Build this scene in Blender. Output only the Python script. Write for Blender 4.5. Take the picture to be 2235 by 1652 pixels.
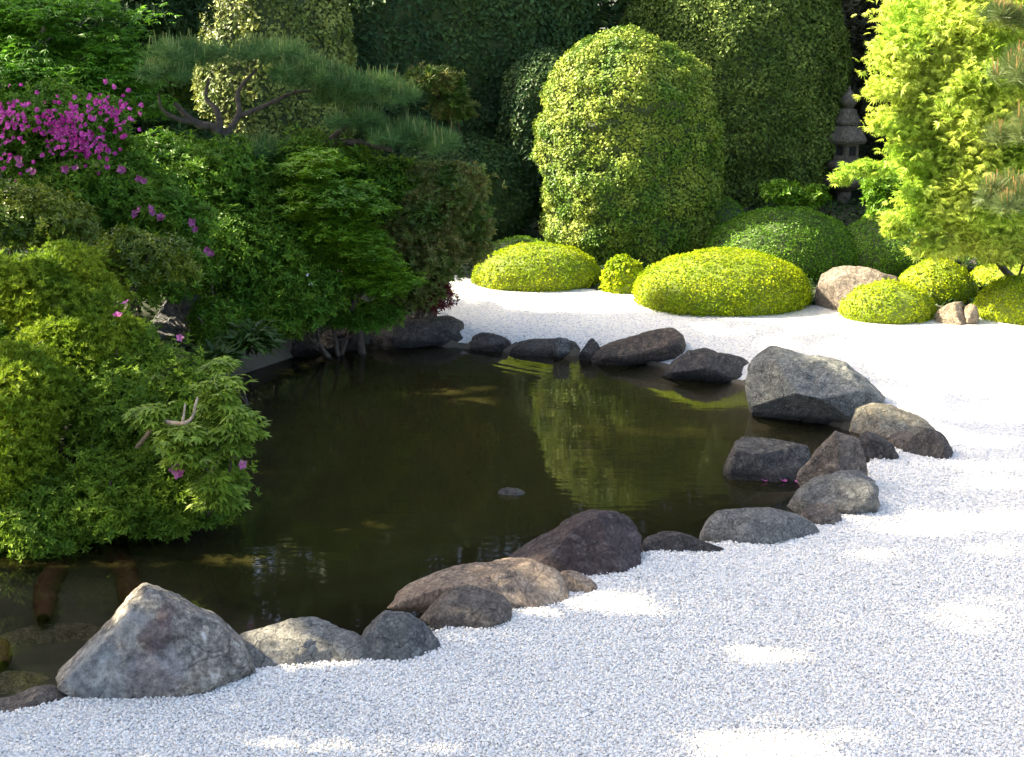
import bpy, math
import numpy as np
from math import radians as R
for o in list(bpy.data.objects): bpy.data.objects.remove(o)
sc = bpy.context.scene; COL = sc.collection
# ------------------------------------------------------------ camera, world, sun, exposure
CH, TH, FPX, CX, CY = 2.6, R(14.7), 3300.0, 1117.0, 826.0
cam = bpy.data.cameras.new('camera'); co = bpy.data.objects.new('camera', cam); COL.objects.link(co)
co.location = (0, 0, CH); co.rotation_euler = (math.pi/2 - TH, 0, 0)
cam.sensor_width = 36; cam.lens = 36*FPX/2234; cam.clip_end = 1000; cam.clip_start = .1
sc.camera = co
SUN_EL, SUN_AZ = R(36), R(-75)          # azimuth measured from +Y towards +X
SD = np.array([math.sin(SUN_AZ)*math.cos(SUN_EL), math.cos(SUN_AZ)*math.cos(SUN_EL), math.sin(SUN_EL)])
w = bpy.data.worlds.new('World'); sc.world = w; w.use_nodes = True
nt = w.node_tree; sky = nt.nodes.new('ShaderNodeTexSky'); sky.sky_type = 'NISHITA'; sky.sun_disc = False
sky.sun_elevation = SUN_EL; sky.sun_rotation = SUN_AZ; sky.dust_density = 4.; sky.air_density = .7; sky.ozone_density = .3
nt.links.new(sky.outputs[0], nt.nodes['Background'].inputs[0]); nt.nodes['Background'].inputs[1].default_value = .125
sl = bpy.data.lights.new('sun', 'SUN'); sl.energy = 5; sl.angle = R(.53); sl.color = (1, .89, .66)
so = bpy.data.objects.new('sun', sl); COL.objects.link(so)
from mathutils import Vector
so.rotation_euler = Vector(SD).to_track_quat('Z', 'Y').to_euler(); so.location = (-8, 0, 12)
sc.view_settings.view_transform = 'Standard'; sc.view_settings.look = 'None'
sc.view_settings.exposure = 2.42; sc.view_settings.gamma = 1; sc.view_settings.use_curve_mapping = False
sc.render.engine = 'CYCLES'

rg = np.random.default_rng(7)
ZW = -.13; ZF = .08                                                      # water level
# ------------------------------------------------------------ geometry helpers
ct, st = math.cos(TH), math.sin(TH)
def ray(px, py):
    u, v = (np.asarray(px, float)-CX)/FPX, (CY-np.asarray(py, float))/FPX
    return np.stack(np.broadcast_arrays(u, ct+v*st, -st+v*ct), -1)
def G(px, py, z=0.):                     # point on the level z seen at that place of the photo
    d = ray(px, py); return d*((z-CH)/d[..., 2])[..., None] + [0, 0, CH]
def at(px, py, Y):                       # point at distance Y
    d = ray(px, py); return d*(Y/d[..., 1])[..., None] + [0, 0, CH]
def proj(P):
    x, y, z = P[..., 0], P[..., 1], P[..., 2]-CH
    dep = y*ct - z*st; v = y*st + z*ct
    return CX+FPX*x/dep, CY-FPX*v/dep
def nrm(a): return a/np.maximum(np.linalg.norm(a, axis=-1, keepdims=True), 1e-9)
def h3(i, j, k, s):
    n = (i*374761393 + j*668265263 + k*1274126177 + s*974711) & 0x7fffffff
    n = ((n ^ (n >> 13))*1274126177) & 0x7fffffff
    return ((n ^ (n >> 16)) & 0xffff)/32767.5-1
def vn(P, s=0):                          # value noise -1..1
    P = np.asarray(P, float); f = np.floor(P); t = P-f; t = t*t*(3-2*t); I = f.astype(np.int64)
    r = 0
    for a in (0, 1):
        for b in (0, 1):
            for c in (0, 1):
                wgt = (t[..., 0] if a else 1-t[..., 0])*(t[..., 1] if b else 1-t[..., 1])*(t[..., 2] if c else 1-t[..., 2])
                r = r+wgt*h3(I[..., 0]+a, I[..., 1]+b, I[..., 2]+c, s)
    return r
def fbm(P, s=0, o=4):
    r, a = 0, 1.
    for k in range(o): r = r+a*vn(P*2.03**k, s+k); a *= .5
    return r
def poly_in(x, y, poly):
    x, y = np.asarray(x), np.asarray(y); c = np.zeros(x.shape, bool); n = len(poly)
    for i in range(n):
        (x0, y0), (x1, y1) = poly[i], poly[(i+1) % n]
        if y0 == y1: continue
        m = (y0 > y) != (y1 > y)
        c ^= m & (x < (x1-x0)*(y-y0)/(y1-y0)+x0)
    return c
def poly_dist(x, y, poly):
    best = np.full(np.shape(x), 1e9); n = len(poly)
    for i in range(n):
        (x0, y0), (x1, y1) = poly[i], poly[(i+1) % n]; dx, dy = x1-x0, y1-y0; L = dx*dx+dy*dy+1e-12
        t = np.clip(((x-x0)*dx+(y-y0)*dy)/L, 0, 1)
        best = np.minimum(best, np.hypot(x-x0-t*dx, y-y0-t*dy))
    return best
def mesh(name, V, Fs, mats, parent=None, smooth=False, midx=None):
    """Fs: array (m,3|4) or list of arrays; one mesh object"""
    if not isinstance(Fs, list): Fs = [Fs]
    if not isinstance(mats, list): mats = [mats]
    me = bpy.data.meshes.new(name); V = np.asarray(V, np.float32)
    loops = np.concatenate([f.ravel() for f in Fs]).astype(np.int32)
    tot = np.concatenate([np.full(len(f), f.shape[1], np.int32) for f in Fs])
    st_ = np.concatenate([[0], np.cumsum(tot)[:-1]]).astype(np.int32)
    me.vertices.add(len(V)); me.vertices.foreach_set('co', V.ravel())
    me.loops.add(len(loops)); me.loops.foreach_set('vertex_index', loops)
    me.polygons.add(len(tot)); me.polygons.foreach_set('loop_start', st_); me.polygons.foreach_set('loop_total', tot)
    for m in mats: me.materials.append(m)
    if midx is not None: me.polygons.foreach_set('material_index', np.asarray(midx, np.int32))
    me.polygons.foreach_set('use_smooth', np.full(len(tot), smooth))
    me.update(calc_edges=True); me.validate()
    o = bpy.data.objects.new(name, me); COL.objects.link(o)
    if parent: o.parent = parent; o.matrix_parent_inverse = parent.matrix_basis.inverted() if False else o.matrix_parent_inverse; o.location = -Vector(parent.location)
    return o
def tag(o, label, cat, group=None):
    o['label'] = label; o['category'] = cat
    if group: o['group'] = group
    return o
def thing(name, label, cat, loc, group=None):
    o = bpy.data.objects.new(name, None); COL.objects.link(o); o.location = Vector([float(v) for v in loc])
    o.empty_display_size = .1
    return tag(o, label, cat, group)
class MB:
    def __init__(s): s.V = []; s.F = {3: [], 4: []}; s.M = {3: [], 4: []}; s.n = 0
    def add(s, V, F, m=0):
        V = np.asarray(V, float); F = np.asarray(F, np.int64)
        s.V.append(V); s.F[F.shape[1]].append(F+s.n); s.M[F.shape[1]].append(np.full(len(F), m)); s.n += len(V); return s
    def build(s, name, mats, parent=None, smooth=False):
        Fs = [np.concatenate(s.F[k]) for k in (3, 4) if s.F[k]]; M = np.concatenate([np.concatenate(s.M[k]) for k in (3, 4) if s.M[k]])
        return mesh(name, np.concatenate(s.V), Fs, mats, parent, smooth, M)
def tube(P, r, seg=7, wob=0.):
    P = np.asarray(P, float); n = len(P); r = np.broadcast_to(r, (n,)).astype(float)
    T = nrm(np.gradient(P, axis=0)); a = np.array([.3, .2, .93]) if abs(T[0, 2]) < .8 else np.array([1, .1, 0])
    A = nrm(np.cross(T, a)); B = np.cross(T, A); th = np.linspace(0, 2*np.pi, seg, endpoint=False)
    V = P[:, None]+(A[:, None]*np.cos(th)[None, :, None]+B[:, None]*np.sin(th)[None, :, None])*r[:, None, None]
    if wob: V = V+wob*r[:, None, None]*vn(V*25, 3)[..., None]
    V = V.reshape(-1, 3); i = np.arange(n-1)[:, None]*seg; j = np.arange(seg)[None]; k = (j+1) % seg
    F = np.stack([i+j, i+k, i+seg+k, i+seg+j], -1).reshape(-1, 4)
    return V, F
def curve(P, n=12):                       # smooth Catmull-Rom through points
    P = np.asarray(P, float); Q = np.vstack([2*P[0]-P[1], P, 2*P[-1]-P[-2]]); out = []
    for i in range(1, len(Q)-2):
        for t in np.linspace(0, 1, n, endpoint=False):
            a, b, c, d = Q[i-1:i+3]; out.append(.5*((2*b)+(c-a)*t+(2*a-5*b+4*c-d)*t*t+(3*b-a-3*c+d)*t**3))
    out.append(P[-1]); return np.array(out)
# ------------------------------------------------------------ materials
def new_mat(name):
    m = bpy.data.materials.new(name); m.use_nodes = True; t = m.node_tree
    b = t.nodes['Principled BSDF']; return m, t, b
def nd(t, typ, **k):
    n = t.nodes.new(typ)
    for a, v in k.items():
        if a.startswith('i_'): n.inputs[a[2:].replace('_', ' ')].default_value = v
        else: setattr(n, a, v)
    return n
def ramp(t, src, stops):
    r = t.nodes.new('ShaderNodeValToRGB'); e = r.color_ramp.elements
    while len(e) < len(stops): e.new(.5)
    for q, (p, c) in zip(e, stops): q.position = p; q.color = tuple(c)+(1,) if hasattr(c, '__len__') else (c, c, c, 1)
    t.links.new(src, r.inputs[0]); return r.outputs[0]
def mixc(t, f, a, b, bt='MIX'):
    m = t.nodes.new('ShaderNodeMix'); m.data_type = 'RGBA'; m.blend_type = bt
    for idx, v in ((0, f), (6, a), (7, b)):
        if hasattr(v, 'links'): t.links.new(v, m.inputs[idx])
        else: m.inputs[idx].default_value = v if idx == 0 else tuple(v)+(1,)
    return m.outputs[2]
def leaf_mat(name, c1, c2, c3, transl=.35, scale=3., gloss=.35, rough=.45):
    m, t, b = new_mat(name)
    g = nd(t, 'ShaderNodeNewGeometry'); tc = nd(t, 'ShaderNodeTexCoord')
    n = nd(t, 'ShaderNodeTexNoise', i_Scale=scale, i_Detail=3.); t.links.new(tc.outputs['Object'], n.inputs['Vector'])
    c = mixc(t, g.outputs['Random Per Island'], c1, c2)
    f = ramp(t, n.outputs[0], [(.42, 0.), (.62, 1.)])
    c = mixc(t, f, c, c3)
    hs = nd(t, 'ShaderNodeHueSaturation'); t.links.new(c, hs.inputs['Color'])
    mr = nd(t, 'ShaderNodeMapRange'); mr.inputs[3].default_value = .6; mr.inputs[4].default_value = 1.35
    wn = nd(t, 'ShaderNodeTexWhiteNoise', noise_dimensions='1D'); t.links.new(g.outputs['Random Per Island'], wn.inputs['W'])
    t.links.new(wn.outputs['Value'], mr.inputs[0]); t.links.new(mr.outputs[0], hs.inputs['Value'])
    t.links.new(hs.outputs[0], b.inputs['Base Color']); b.inputs['Roughness'].default_value = rough
    b.inputs['Specular IOR Level'].default_value = gloss
    tr = nd(t, 'ShaderNodeBsdfTranslucent'); t.links.new(hs.outputs[0], tr.inputs[0])
    mx = nd(t, 'ShaderNodeMixShader'); mx.inputs[0].default_value = transl
    t.links.new(b.outputs[0], mx.inputs[1]); t.links.new(tr.outputs[0], mx.inputs[2])
    t.links.new(mx.outputs[0], t.nodes['Material Output'].inputs[0]); return m
def rock_mat(name, a, b_, c, speck=(.5, .5, .48), spk=.35, bump=1.4, wet=True, scale=6., stretch=(1, 1, 1), rough=.8, wetz=ZW):
    m, t, b = new_mat(name); tc = nd(t, 'ShaderNodeTexCoord'); mp = nd(t, 'ShaderNodeMapping'); mp.inputs[3].default_value = stretch
    t.links.new(tc.outputs['Object'], mp.inputs[0]); V = mp.outputs[0]
    def noi(s, d=6., r=.6, dist=0.):
        n = nd(t, 'ShaderNodeTexNoise', i_Scale=s, i_Detail=d, i_Roughness=r, i_Distortion=dist); t.links.new(V, n.inputs['Vector']); return n.outputs[0]
    n1, n2, n3 = noi(scale*.8, 8, .65, .8), noi(scale*2.6, 9, .75, .5), noi(scale*14, 4, .7)
    col = mixc(t, ramp(t, n1, [(.4, 0.), (.6, 1.)]), a, b_)
    col = mixc(t, ramp(t, n2, [(.52, 0.), (.66, 1.)]), col, c)
    s = nd(t, 'ShaderNodeMath', operation='MULTIPLY'); t.links.new(ramp(t, noi(scale*7, 5, .75), [(.58, 0.), (.66, 1.)]), s.inputs[0]); s.inputs[1].default_value = spk
    col = mixc(t, s.outputs[0], col, speck)
    col = mixc(t, .75, col, ramp(t, n3, [(.3, .15), (.7, .85)]), 'OVERLAY')
    col = mixc(t, .5, col, ramp(t, noi(scale*4.5, 6, .75), [(.38, .18), (.6, .8)]), 'OVERLAY')
    vor = nd(t, 'ShaderNodeTexVoronoi', feature='DISTANCE_TO_EDGE', i_Scale=scale*.9)
    dv = nd(t, 'ShaderNodeMix'); dv.data_type = 'RGBA'; dv.inputs[0].default_value = .25
    nn = nd(t, 'ShaderNodeTexNoise', i_Scale=scale, i_Detail=5.); t.links.new(V, nn.inputs['Vector'])
    t.links.new(V, dv.inputs[6]); t.links.new(nn.outputs[1], dv.inputs[7]); t.links.new(dv.outputs[2], vor.inputs['Vector'])
    crack = ramp(t, vor.outputs[0], [(0., .0), (.025, 1.)])
    col = mixc(t, .5, col, mixc(t, 1., col, crack, 'MULTIPLY')); col = mixc(t, 1., col, (1.18, 1.14, 1.06), 'MULTIPLY')
    if wet:
        g = nd(t, 'ShaderNodeNewGeometry'); sp = nd(t, 'ShaderNodeSeparateXYZ'); t.links.new(g.outputs['Position'], sp.inputs[0])
        ad = nd(t, 'ShaderNodeMath', operation='MULTIPLY_ADD'); t.links.new(n2, ad.inputs[0]); ad.inputs[1].default_value = -.06; t.links.new(sp.outputs[2], ad.inputs[2])
        mr = nd(t, 'ShaderNodeMapRange'); mr.inputs[1].default_value = wetz+.0; mr.inputs[2].default_value = wetz+.035; mr.inputs[3].default_value = .35; mr.inputs[4].default_value = 1.
        t.links.new(ad.outputs[0], mr.inputs[0]); col = mixc(t, 1., col, mr.outputs[0], 'MULTIPLY')
        mr2 = nd(t, 'ShaderNodeMapRange'); mr2.inputs[1].default_value = .35; mr2.inputs[2].default_value = 1.; mr2.inputs[3].default_value = .35; mr2.inputs[4].default_value = rough
        t.links.new(mr.outputs[0], mr2.inputs[0]); t.links.new(mr2.outputs[0], b.inputs['Roughness'])
    else: b.inputs['Roughness'].default_value = rough
    t.links.new(col, b.inputs['Base Color'])
    ma = nd(t, 'ShaderNodeMath', operation='ADD'); t.links.new(n2, ma.inputs[0])
    m3 = nd(t, 'ShaderNodeMath', operation='MULTIPLY'); t.links.new(n3, m3.inputs[0]); m3.inputs[1].default_value = .3; t.links.new(m3.outputs[0], ma.inputs[1])
    m4 = nd(t, 'ShaderNodeMath', operation='MULTIPLY_ADD'); t.links.new(crack, m4.inputs[0]); m4.inputs[1].default_value = .12; t.links.new(ma.outputs[0], m4.inputs[2])
    bp = nd(t, 'ShaderNodeBump', i_Strength=bump, i_Distance=.045); t.links.new(m4.outputs[0], bp.inputs['Height']); t.links.new(bp.outputs[0], b.inputs['Normal'])
    return m
def plain(name, c1, c2, scale=20., rough=.8, bump=.3):
    m, t, b = new_mat(name); tc = nd(t, 'ShaderNodeTexCoord'); n = nd(t, 'ShaderNodeTexNoise', i_Scale=scale, i_Detail=6.)
    t.links.new(tc.outputs['Object'], n.inputs['Vector']); t.links.new(mixc(t, ramp(t, n.outputs[0], [(.35, 0.), (.65, 1.)]), c1, c2), b.inputs['Base Color'])
    b.inputs['Roughness'].default_value = rough
    bp = nd(t, 'ShaderNodeBump', i_Strength=bump, i_Distance=.02); t.links.new(n.outputs[0], bp.inputs['Height']); t.links.new(bp.outputs[0], b.inputs['Normal']); return m
BARK = plain('bark', (.05, .038, .028), (.11, .085, .06), 30.)
GBARK = plain('grey_bark', (.12, .11, .10), (.22, .2, .18), 30.)
TWIG = plain('twig', (.035, .055, .015), (.055, .08, .018), 15.)
# ------------------------------------------------------------ shore and terrain
shore_px = [(-60, 1535), (60, 1520), (150, 1495), (340, 1470), (520, 1440), (640, 1420), (760, 1415), (860, 1395), (960, 1340), (1100, 1290), (1240, 1205), (1400, 1190),
    (1500, 1180), (1620, 1155), (1760, 1120), (1830, 1070), (1850, 1010), (1880, 965), (1900, 925), (1870, 895), (1780, 865), (1700, 828), (1640, 800), (1540, 777), (1440, 757), (1380, 746), (1280, 738),
    (1190, 732), (1080, 725), (1000, 720), (900, 712), (820, 710), (740, 718), (680, 722), (580, 755), (500, 780), (450, 830), (400, 900), (330, 1000), (200, 1080), (0, 1110), (-300, 1140), (-900, 1180), (-1500, 1300), (-1500, 1640), (-700, 1620), (-300, 1570)]
SP = [tuple(p[:2]) for p in G(*np.array(shore_px).T)]
grav_px = [(988, 604), (1060, 618), (1300, 632), (1400, 645), (1600, 655), (1780, 665), (1850, 672), (2050, 684), (2300, 690), (3200, 715), (6000, 900)]
GP = [tuple(p[:2]) for p in G(*np.array(grav_px).T, ZF)] + [(9, 2), (9, -6), (-9, -6), (-9, 3.2)] + [SP[k] for k in range(len(SP)-1, len(SP)-1)] + [tuple(G(-1500, 1500)[:2]), tuple(G(-900, 1400)[:2]), tuple(G(-300, 1300)[:2]), tuple(G(300, 1200)[:2]), tuple(G(700, 900)[:2]), tuple(G(940, 720)[:2]), tuple(G(975, 650)[:2])]
def axis(a, b, c, d, s):
    l = b-np.cumsum(s*1.25**np.arange(1, 200)); l = l[l > a][::-1]; r = c+np.cumsum(s*1.25**np.arange(1, 200)); r = r[r < d]
    return np.concatenate([[a], l, np.arange(b, c+1e-6, s), r, [d]])
X, Y = np.meshgrid(axis(-160, -6, 6.5, 160, .045), axis(-160, 3, 16.5, 260, .045)); nx, ny = X.shape[1], X.shape[0]

def snap(X, Y, poly, lim):
    bx, by, bd = X.copy(), Y.copy(), np.full(X.shape, lim)
    for i in range(len(poly)):
        (x0, y0), (x1, y1) = poly[i], poly[(i+1) % len(poly)]; dx, dy = x1-x0, y1-y0; t = np.clip(((X-x0)*dx+(Y-y0)*dy)/(dx*dx+dy*dy+1e-12), 0, 1)
        qx, qy = x0+t*dx, y0+t*dy; d = np.hypot(X-qx, Y-qy); k = d < bd; bx[k], by[k], bd[k] = qx[k], qy[k], d[k]
    return bx, by
X, Y = snap(X, Y, SP, .026); X, Y = snap(X, Y, GP[:11], .026)
inp = poly_in(X, Y, SP) & (poly_dist(X, Y, SP) > 1e-4); dsh = poly_dist(X, Y, SP)
def height(x, y, ip, ds):
    h = .55*np.exp(-(((x+5.2)/2.2)**2+((y-10.5)/3)**2)) + .25*np.clip((y-14.5)/3, 0, 1) + .1*np.clip((-x-.2)/2, 0, 1)*np.clip((y-8)/2, 0, 1)
    h = h + ZF*np.clip((ds-.15)/.75, 0, 1)*np.clip((y-9.8)/1.1, 0, 1) - .085*np.exp(-ds/.25)*np.clip((y-8.6)/1, 0, 1)
    h = h + .006*vn(np.stack([x*1.3, y*1.3, 0*x], -1), 5)
    return np.where(ip, -np.minimum(.66, .16*np.clip(ds/.08, 0, 1)+np.maximum(ds-.03, 0)*np.where((x < -1.) & (y < 7.2), .13, .5))+.03*vn(np.stack([x*3, y*3, 0*x], -1), 9)*np.clip(ds*4, 0, 1), h-(.03*(ds < .1)))
Hh = height(X, Y, inp, dsh)
V = np.stack([X, Y, Hh], -1).reshape(-1, 3)
i = np.arange(ny-1)[:, None]*nx+np.arange(nx-1)[None]; F = np.stack([i, i+1, i+nx+1, i+nx], -1).reshape(-1, 4)
fc = V[F].mean(1); f_in = poly_in(fc[:, 0], fc[:, 1], SP); f_g = poly_in(fc[:, 0], fc[:, 1], GP) & ~f_in
# gravel
m, t, b = new_mat('white_gravel'); tc = nd(t, 'ShaderNodeTexCoord'); V1 = tc.outputs['Object']
vo = nd(t, 'ShaderNodeTexVoronoi', i_Scale=85.); t.links.new(V1, vo.inputs['Vector'])
n = nd(t, 'ShaderNodeTexNoise', i_Scale=1.3, i_Detail=4.); t.links.new(V1, n.inputs['Vector'])
n2 = nd(t, 'ShaderNodeTexNoise', i_Scale=45., i_Detail=4., i_Roughness=.8); t.links.new(V1, n2.inputs['Vector'])
sx = nd(t, 'ShaderNodeSeparateColor'); t.links.new(vo.outputs['Color'], sx.inputs[0])
c = ramp(t, sx.outputs[0], [(0., (.42, .41, .4)), (.12, (.66, .66, .66)), (.5, (.85, .805, .7)), (1., (.91, .865, .76))])
c = mixc(t, .55, c, ramp(t, n2.outputs[0], [(.3, .2), (.6, .72)]), 'OVERLAY')
c = mixc(t, .25, c, ramp(t, n.outputs[0], [(.3, (.75, .76, .78)), (.7, (.9, .89, .86))]), 'MULTIPLY')
t.links.new(c, b.inputs['Base Color']); b.inputs['Roughness'].default_value = .9
bp = nd(t, 'ShaderNodeBump', i_Strength=.9, i_Distance=.012, invert=True); t.links.new(vo.outputs['Distance'], bp.inputs['Height'])
bp2 = nd(t, 'ShaderNodeBump', i_Strength=.6, i_Distance=.03); t.links.new(n2.outputs[0], bp2.inputs['Height']); t.links.new(bp.outputs[0], bp2.inputs['Normal']); t.links.new(bp2.outputs[0], b.inputs['Normal'])
GRAV = m
SOIL = plain('mossy_soil', (.035, .03, .02), (.03, .045, .015), 6.)
BED = plain('pond_silt', (.07, .06, .04), (.12, .10, .068), 3.5, .9)
def sub(name, mask, mat):
    f = F[mask]; u, inv = np.unique(f, return_inverse=True)
    o = mesh(name, V[u], inv.reshape(f.shape), mat, None, True); o['kind'] = 'structure'; return o
sub('gravel', f_g, GRAV); sub('pond_bed', f_in, BED); sub('ground', ~f_in & ~f_g, SOIL)
# individual gravel grains where they can be told apart
s = .0104; gx, gy = np.meshgrid(np.arange(-3.6, 3.9, s), np.arange(4.45, 8.6, s)); gx = gx+rg.uniform(-.5, .5, gx.shape)*s; gy = gy+rg.uniform(-.5, .5, gy.shape)*s
k = (np.abs(gx) < .36*gy+.15) & ~(gx < -2.2) | ((gx < -1.3) & (gy < 5.6) & (np.abs(gx) < .36*gy+.15))
k &= rg.uniform(0, 1, gx.shape) > np.clip((gy-7.)/1.6, 0, 1); gx, gy = gx[k], gy[k]
k = ~poly_in(gx, gy, SP) & poly_in(gx, gy, GP); gx, gy = gx[k], gy[k]
ng = len(gx); gz = .006*vn(np.stack([gx*1.3, gy*1.3, 0*gx], -1), 5)+rg.uniform(-.002, .006, ng)
gz += np.where(poly_dist(gx, gy, SP) < .1, -.03, 0)
O = np.array([[1, 0, 0], [0, 1, 0], [-1, 0, 0], [0, -1, 0], [0, 0, 1.], [0, 0, -1]])
OF = np.array([[0, 1, 4], [1, 2, 4], [2, 3, 4], [3, 0, 4], [1, 0, 5], [2, 1, 5], [3, 2, 5], [0, 3, 5]])[:, :]
a_ = nrm(rg.normal(size=(ng, 3))*[1, 1, .45]); b_ = nrm(np.cross(a_, rg.normal(size=(ng, 3)))); c_ = np.cross(a_, b_)
sz = .0069*rg.uniform(.65, 1.3, ng)[:, None]
ax = np.stack([a_*sz*1.35, b_*sz, c_*sz*.75], 1)
PV = np.stack([gx, gy, gz], -1)[:, None]+np.einsum('kj,njl->nkl', O*rg.uniform(.85, 1.15, O.shape), ax)
m, t, b = new_mat('gravel_grain'); g_ = nd(t, 'ShaderNodeNewGeometry')
t.links.new(ramp(t, g_.outputs['Random Per Island'], [(0., (.4, .38, .36)), (.06, (.66, .64, .6)), (.3, (.83, .785, .69)), (.8, (.9, .85, .74)), (1., (.8, .72, .62))]), b.inputs['Base Color']); b.inputs['Roughness'].default_value = .7
o = mesh('gravel_grains', PV.reshape(-1, 3), (OF[None]+6*np.arange(ng)[:, None, None]).reshape(-1, 3), m, None, False); o['kind'] = 'stuff'
tag(o, 'loose white gravel grains covering the foreground beside the pond', 'gravel')
# water: a closed body with a calm surface; absorbs light with depth
m, t, b = new_mat('pond_water'); t.nodes.remove(b); out = t.nodes['Material Output']
tc = nd(t, 'ShaderNodeTexCoord'); mp = nd(t, 'ShaderNodeMapping'); mp.inputs[3].default_value = (2.2, 7., 1.); t.links.new(tc.outputs['Object'], mp.inputs[0])
n = nd(t, 'ShaderNodeTexNoise', i_Scale=1.6, i_Detail=2.); t.links.new(mp.outputs[0], n.inputs['Vector'])
rc = G(1120, 800, ZW); gm = nd(t, 'ShaderNodeVectorMath', operation='SUBTRACT'); t.links.new(tc.outputs['Object'], gm.inputs[0]); gm.inputs[1].default_value = tuple(rc)
sc1 = nd(t, 'ShaderNodeVectorMath', operation='MULTIPLY'); t.links.new(gm.outputs[0], sc1.inputs[0]); sc1.inputs[1].default_value = (.55, 1.1, 1.)
ln = nd(t, 'ShaderNodeVectorMath', operation='LENGTH'); t.links.new(sc1.outputs[0], ln.inputs[0])
rc2 = G(1500, 690, ZW); gm2 = nd(t, 'ShaderNodeVectorMath', operation='DISTANCE'); t.links.new(tc.outputs['Object'], gm2.inputs[0]); gm2.inputs[1].default_value = tuple(rc2)
sn = nd(t, 'ShaderNodeMath', operation='MULTIPLY'); t.links.new(gm2.outputs['Value'], sn.inputs[0]); sn.inputs[1].default_value = 62.
si = nd(t, 'ShaderNodeMath', operation='SINE'); t.links.new(sn.outputs[0], si.inputs[0])
fa = nd(t, 'ShaderNodeMapRange'); fa.inputs[1].default_value = .05; fa.inputs[2].default_value = .62; fa.inputs[3].default_value = 1.; fa.inputs[4].default_value = 0.; t.links.new(ln.outputs['Value'], fa.inputs[0])
rp = nd(t, 'ShaderNodeMath', operation='MULTIPLY'); t.links.new(si.outputs[0], rp.inputs[0]); t.links.new(fa.outputs[0], rp.inputs[1])
hm = nd(t, 'ShaderNodeMath', operation='MULTIPLY_ADD'); t.links.new(rp.outputs[0], hm.inputs[0]); hm.inputs[1].default_value = .35; t.links.new(n.outputs[0], hm.inputs[2])
bp = nd(t, 'ShaderNodeBump', i_Strength=.5, i_Distance=.0016); t.links.new(hm.outputs[0], bp.inputs['Height'])
gl = nd(t, 'ShaderNodeBsdfGlossy', i_Roughness=.035); t.links.new(bp.outputs[0], gl.inputs['Normal'])
tr = nd(t, 'ShaderNodeBsdfTransparent', i_Color=(.95, .92, .84, 1)); df = nd(t, 'ShaderNodeBsdfDiffuse', i_Color=(.024, .0225, .0065, 1))
m1 = nd(t, 'ShaderNodeMixShader'); m1.inputs[0].default_value = .72; t.links.new(tr.outputs[0], m1.inputs[1]); t.links.new(df.outputs[0], m1.inputs[2])
da = nd(t, 'ShaderNodeAttribute', attribute_name='water_depth'); dm = nd(t, 'ShaderNodeMapRange'); dm.inputs[1].default_value = .06; dm.inputs[2].default_value = .45; dm.inputs[3].default_value = .08; dm.inputs[4].default_value = .92
t.links.new(da.outputs['Fac'], dm.inputs[0]); t.links.new(dm.outputs[0], m1.inputs[0])
fr = nd(t, 'ShaderNodeFresnel', i_IOR=1.33)
m2 = nd(t, 'ShaderNodeMixShader'); t.links.new(fr.outputs[0], m2.inputs[0]); t.links.new(m1.outputs[0], m2.inputs[1]); t.links.new(gl.outputs[0], m2.inputs[2])
t.links.new(m2.outputs[0], out.inputs[0])
WM = m
xa, xb, ya, yb = -6.2, 3.2, 4.2, 13.5
gx, gy = np.meshgrid(np.arange(xa, xb, .06), np.arange(ya, yb, .06)); wv = np.stack([gx, gy, 0*gx+ZW], -1).reshape(-1, 3)
i = np.arange(gx.shape[0]-1)[:, None]*gx.shape[1]+np.arange(gx.shape[1]-1)[None]; wf = np.stack([i, i+1, i+gx.shape[1]+1, i+gx.shape[1]], -1).reshape(-1, 4)
c = wv[wf].mean(1); k = poly_in(c[:, 0], c[:, 1], SP) | (poly_dist(c[:, 0], c[:, 1], SP) < .12); wf = wf[k]; u, inv = np.unique(wf, return_inverse=True)
wo = mesh('water', wv[u], inv.reshape(wf.shape), WM, None, True); wo['kind'] = 'structure'
dd = poly_dist(wv[u][:, 0], wv[u][:, 1], SP); k1 = np.clip((wv[u][:, 0]+1.6)/1.2, 0, 1)+np.clip((wv[u][:, 1]-6.4)/1., 0, 1); dep_ = dd*(.13+.37*np.clip(k1, 0, 1))
at_ = wo.data.attributes.new('water_depth', 'FLOAT', 'POINT'); at_.data.foreach_set('value', dep_.astype(np.float32))
# ------------------------------------------------------------ rocks
import bmesh
SPH = {}
def sphere(n):
    if n not in SPH:
        bm = bmesh.new(); bmesh.ops.create_icosphere(bm, subdivisions=n, radius=1)
        SPH[n] = (np.array([v.co[:] for v in bm.verts]), np.array([[v.index for v in f.verts] for f in bm.faces])); bm.free()
    return SPH[n]
GREY = rock_mat('grey_stone', (.15, .155, .15), (.25, .25, .235), (.32, .32, .3))
BLUE = rock_mat('blue_grey_stone', (.17, .185, .175), (.25, .26, .24), (.37, .37, .34), spk=.6, scale=7.)
BROWN = rock_mat('brown_stone', (.14, .115, .095), (.24, .2, .165), (.33, .28, .22), (.42, .36, .28), .3)
DARK = rock_mat('dark_stone', (.05, .045, .042), (.10, .088, .08), (.16, .135, .115), (.32, .3, .28), .35)
PURP = rock_mat('purple_brown_stone', (.07, .048, .046), (.10, .07, .066), (.17, .14, .13), (.5, .45, .42), .12, scale=5.)
TAN = rock_mat('tan_stone', (.38, .28, .2), (.5, .39, .29), (.26, .19, .15), (.5, .42, .34), .3, stretch=(1, 1, .5))
SAND = rock_mat('sandy_stone', (.3, .24, .17), (.38, .31, .23), (.22, .17, .14), (.6, .52, .44), .3, wet=False)
PALE = rock_mat('pale_slab_stone', (.27, .265, .24), (.36, .345, .31), (.22, .22, .21), (.45, .44, .4), .4)
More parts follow.
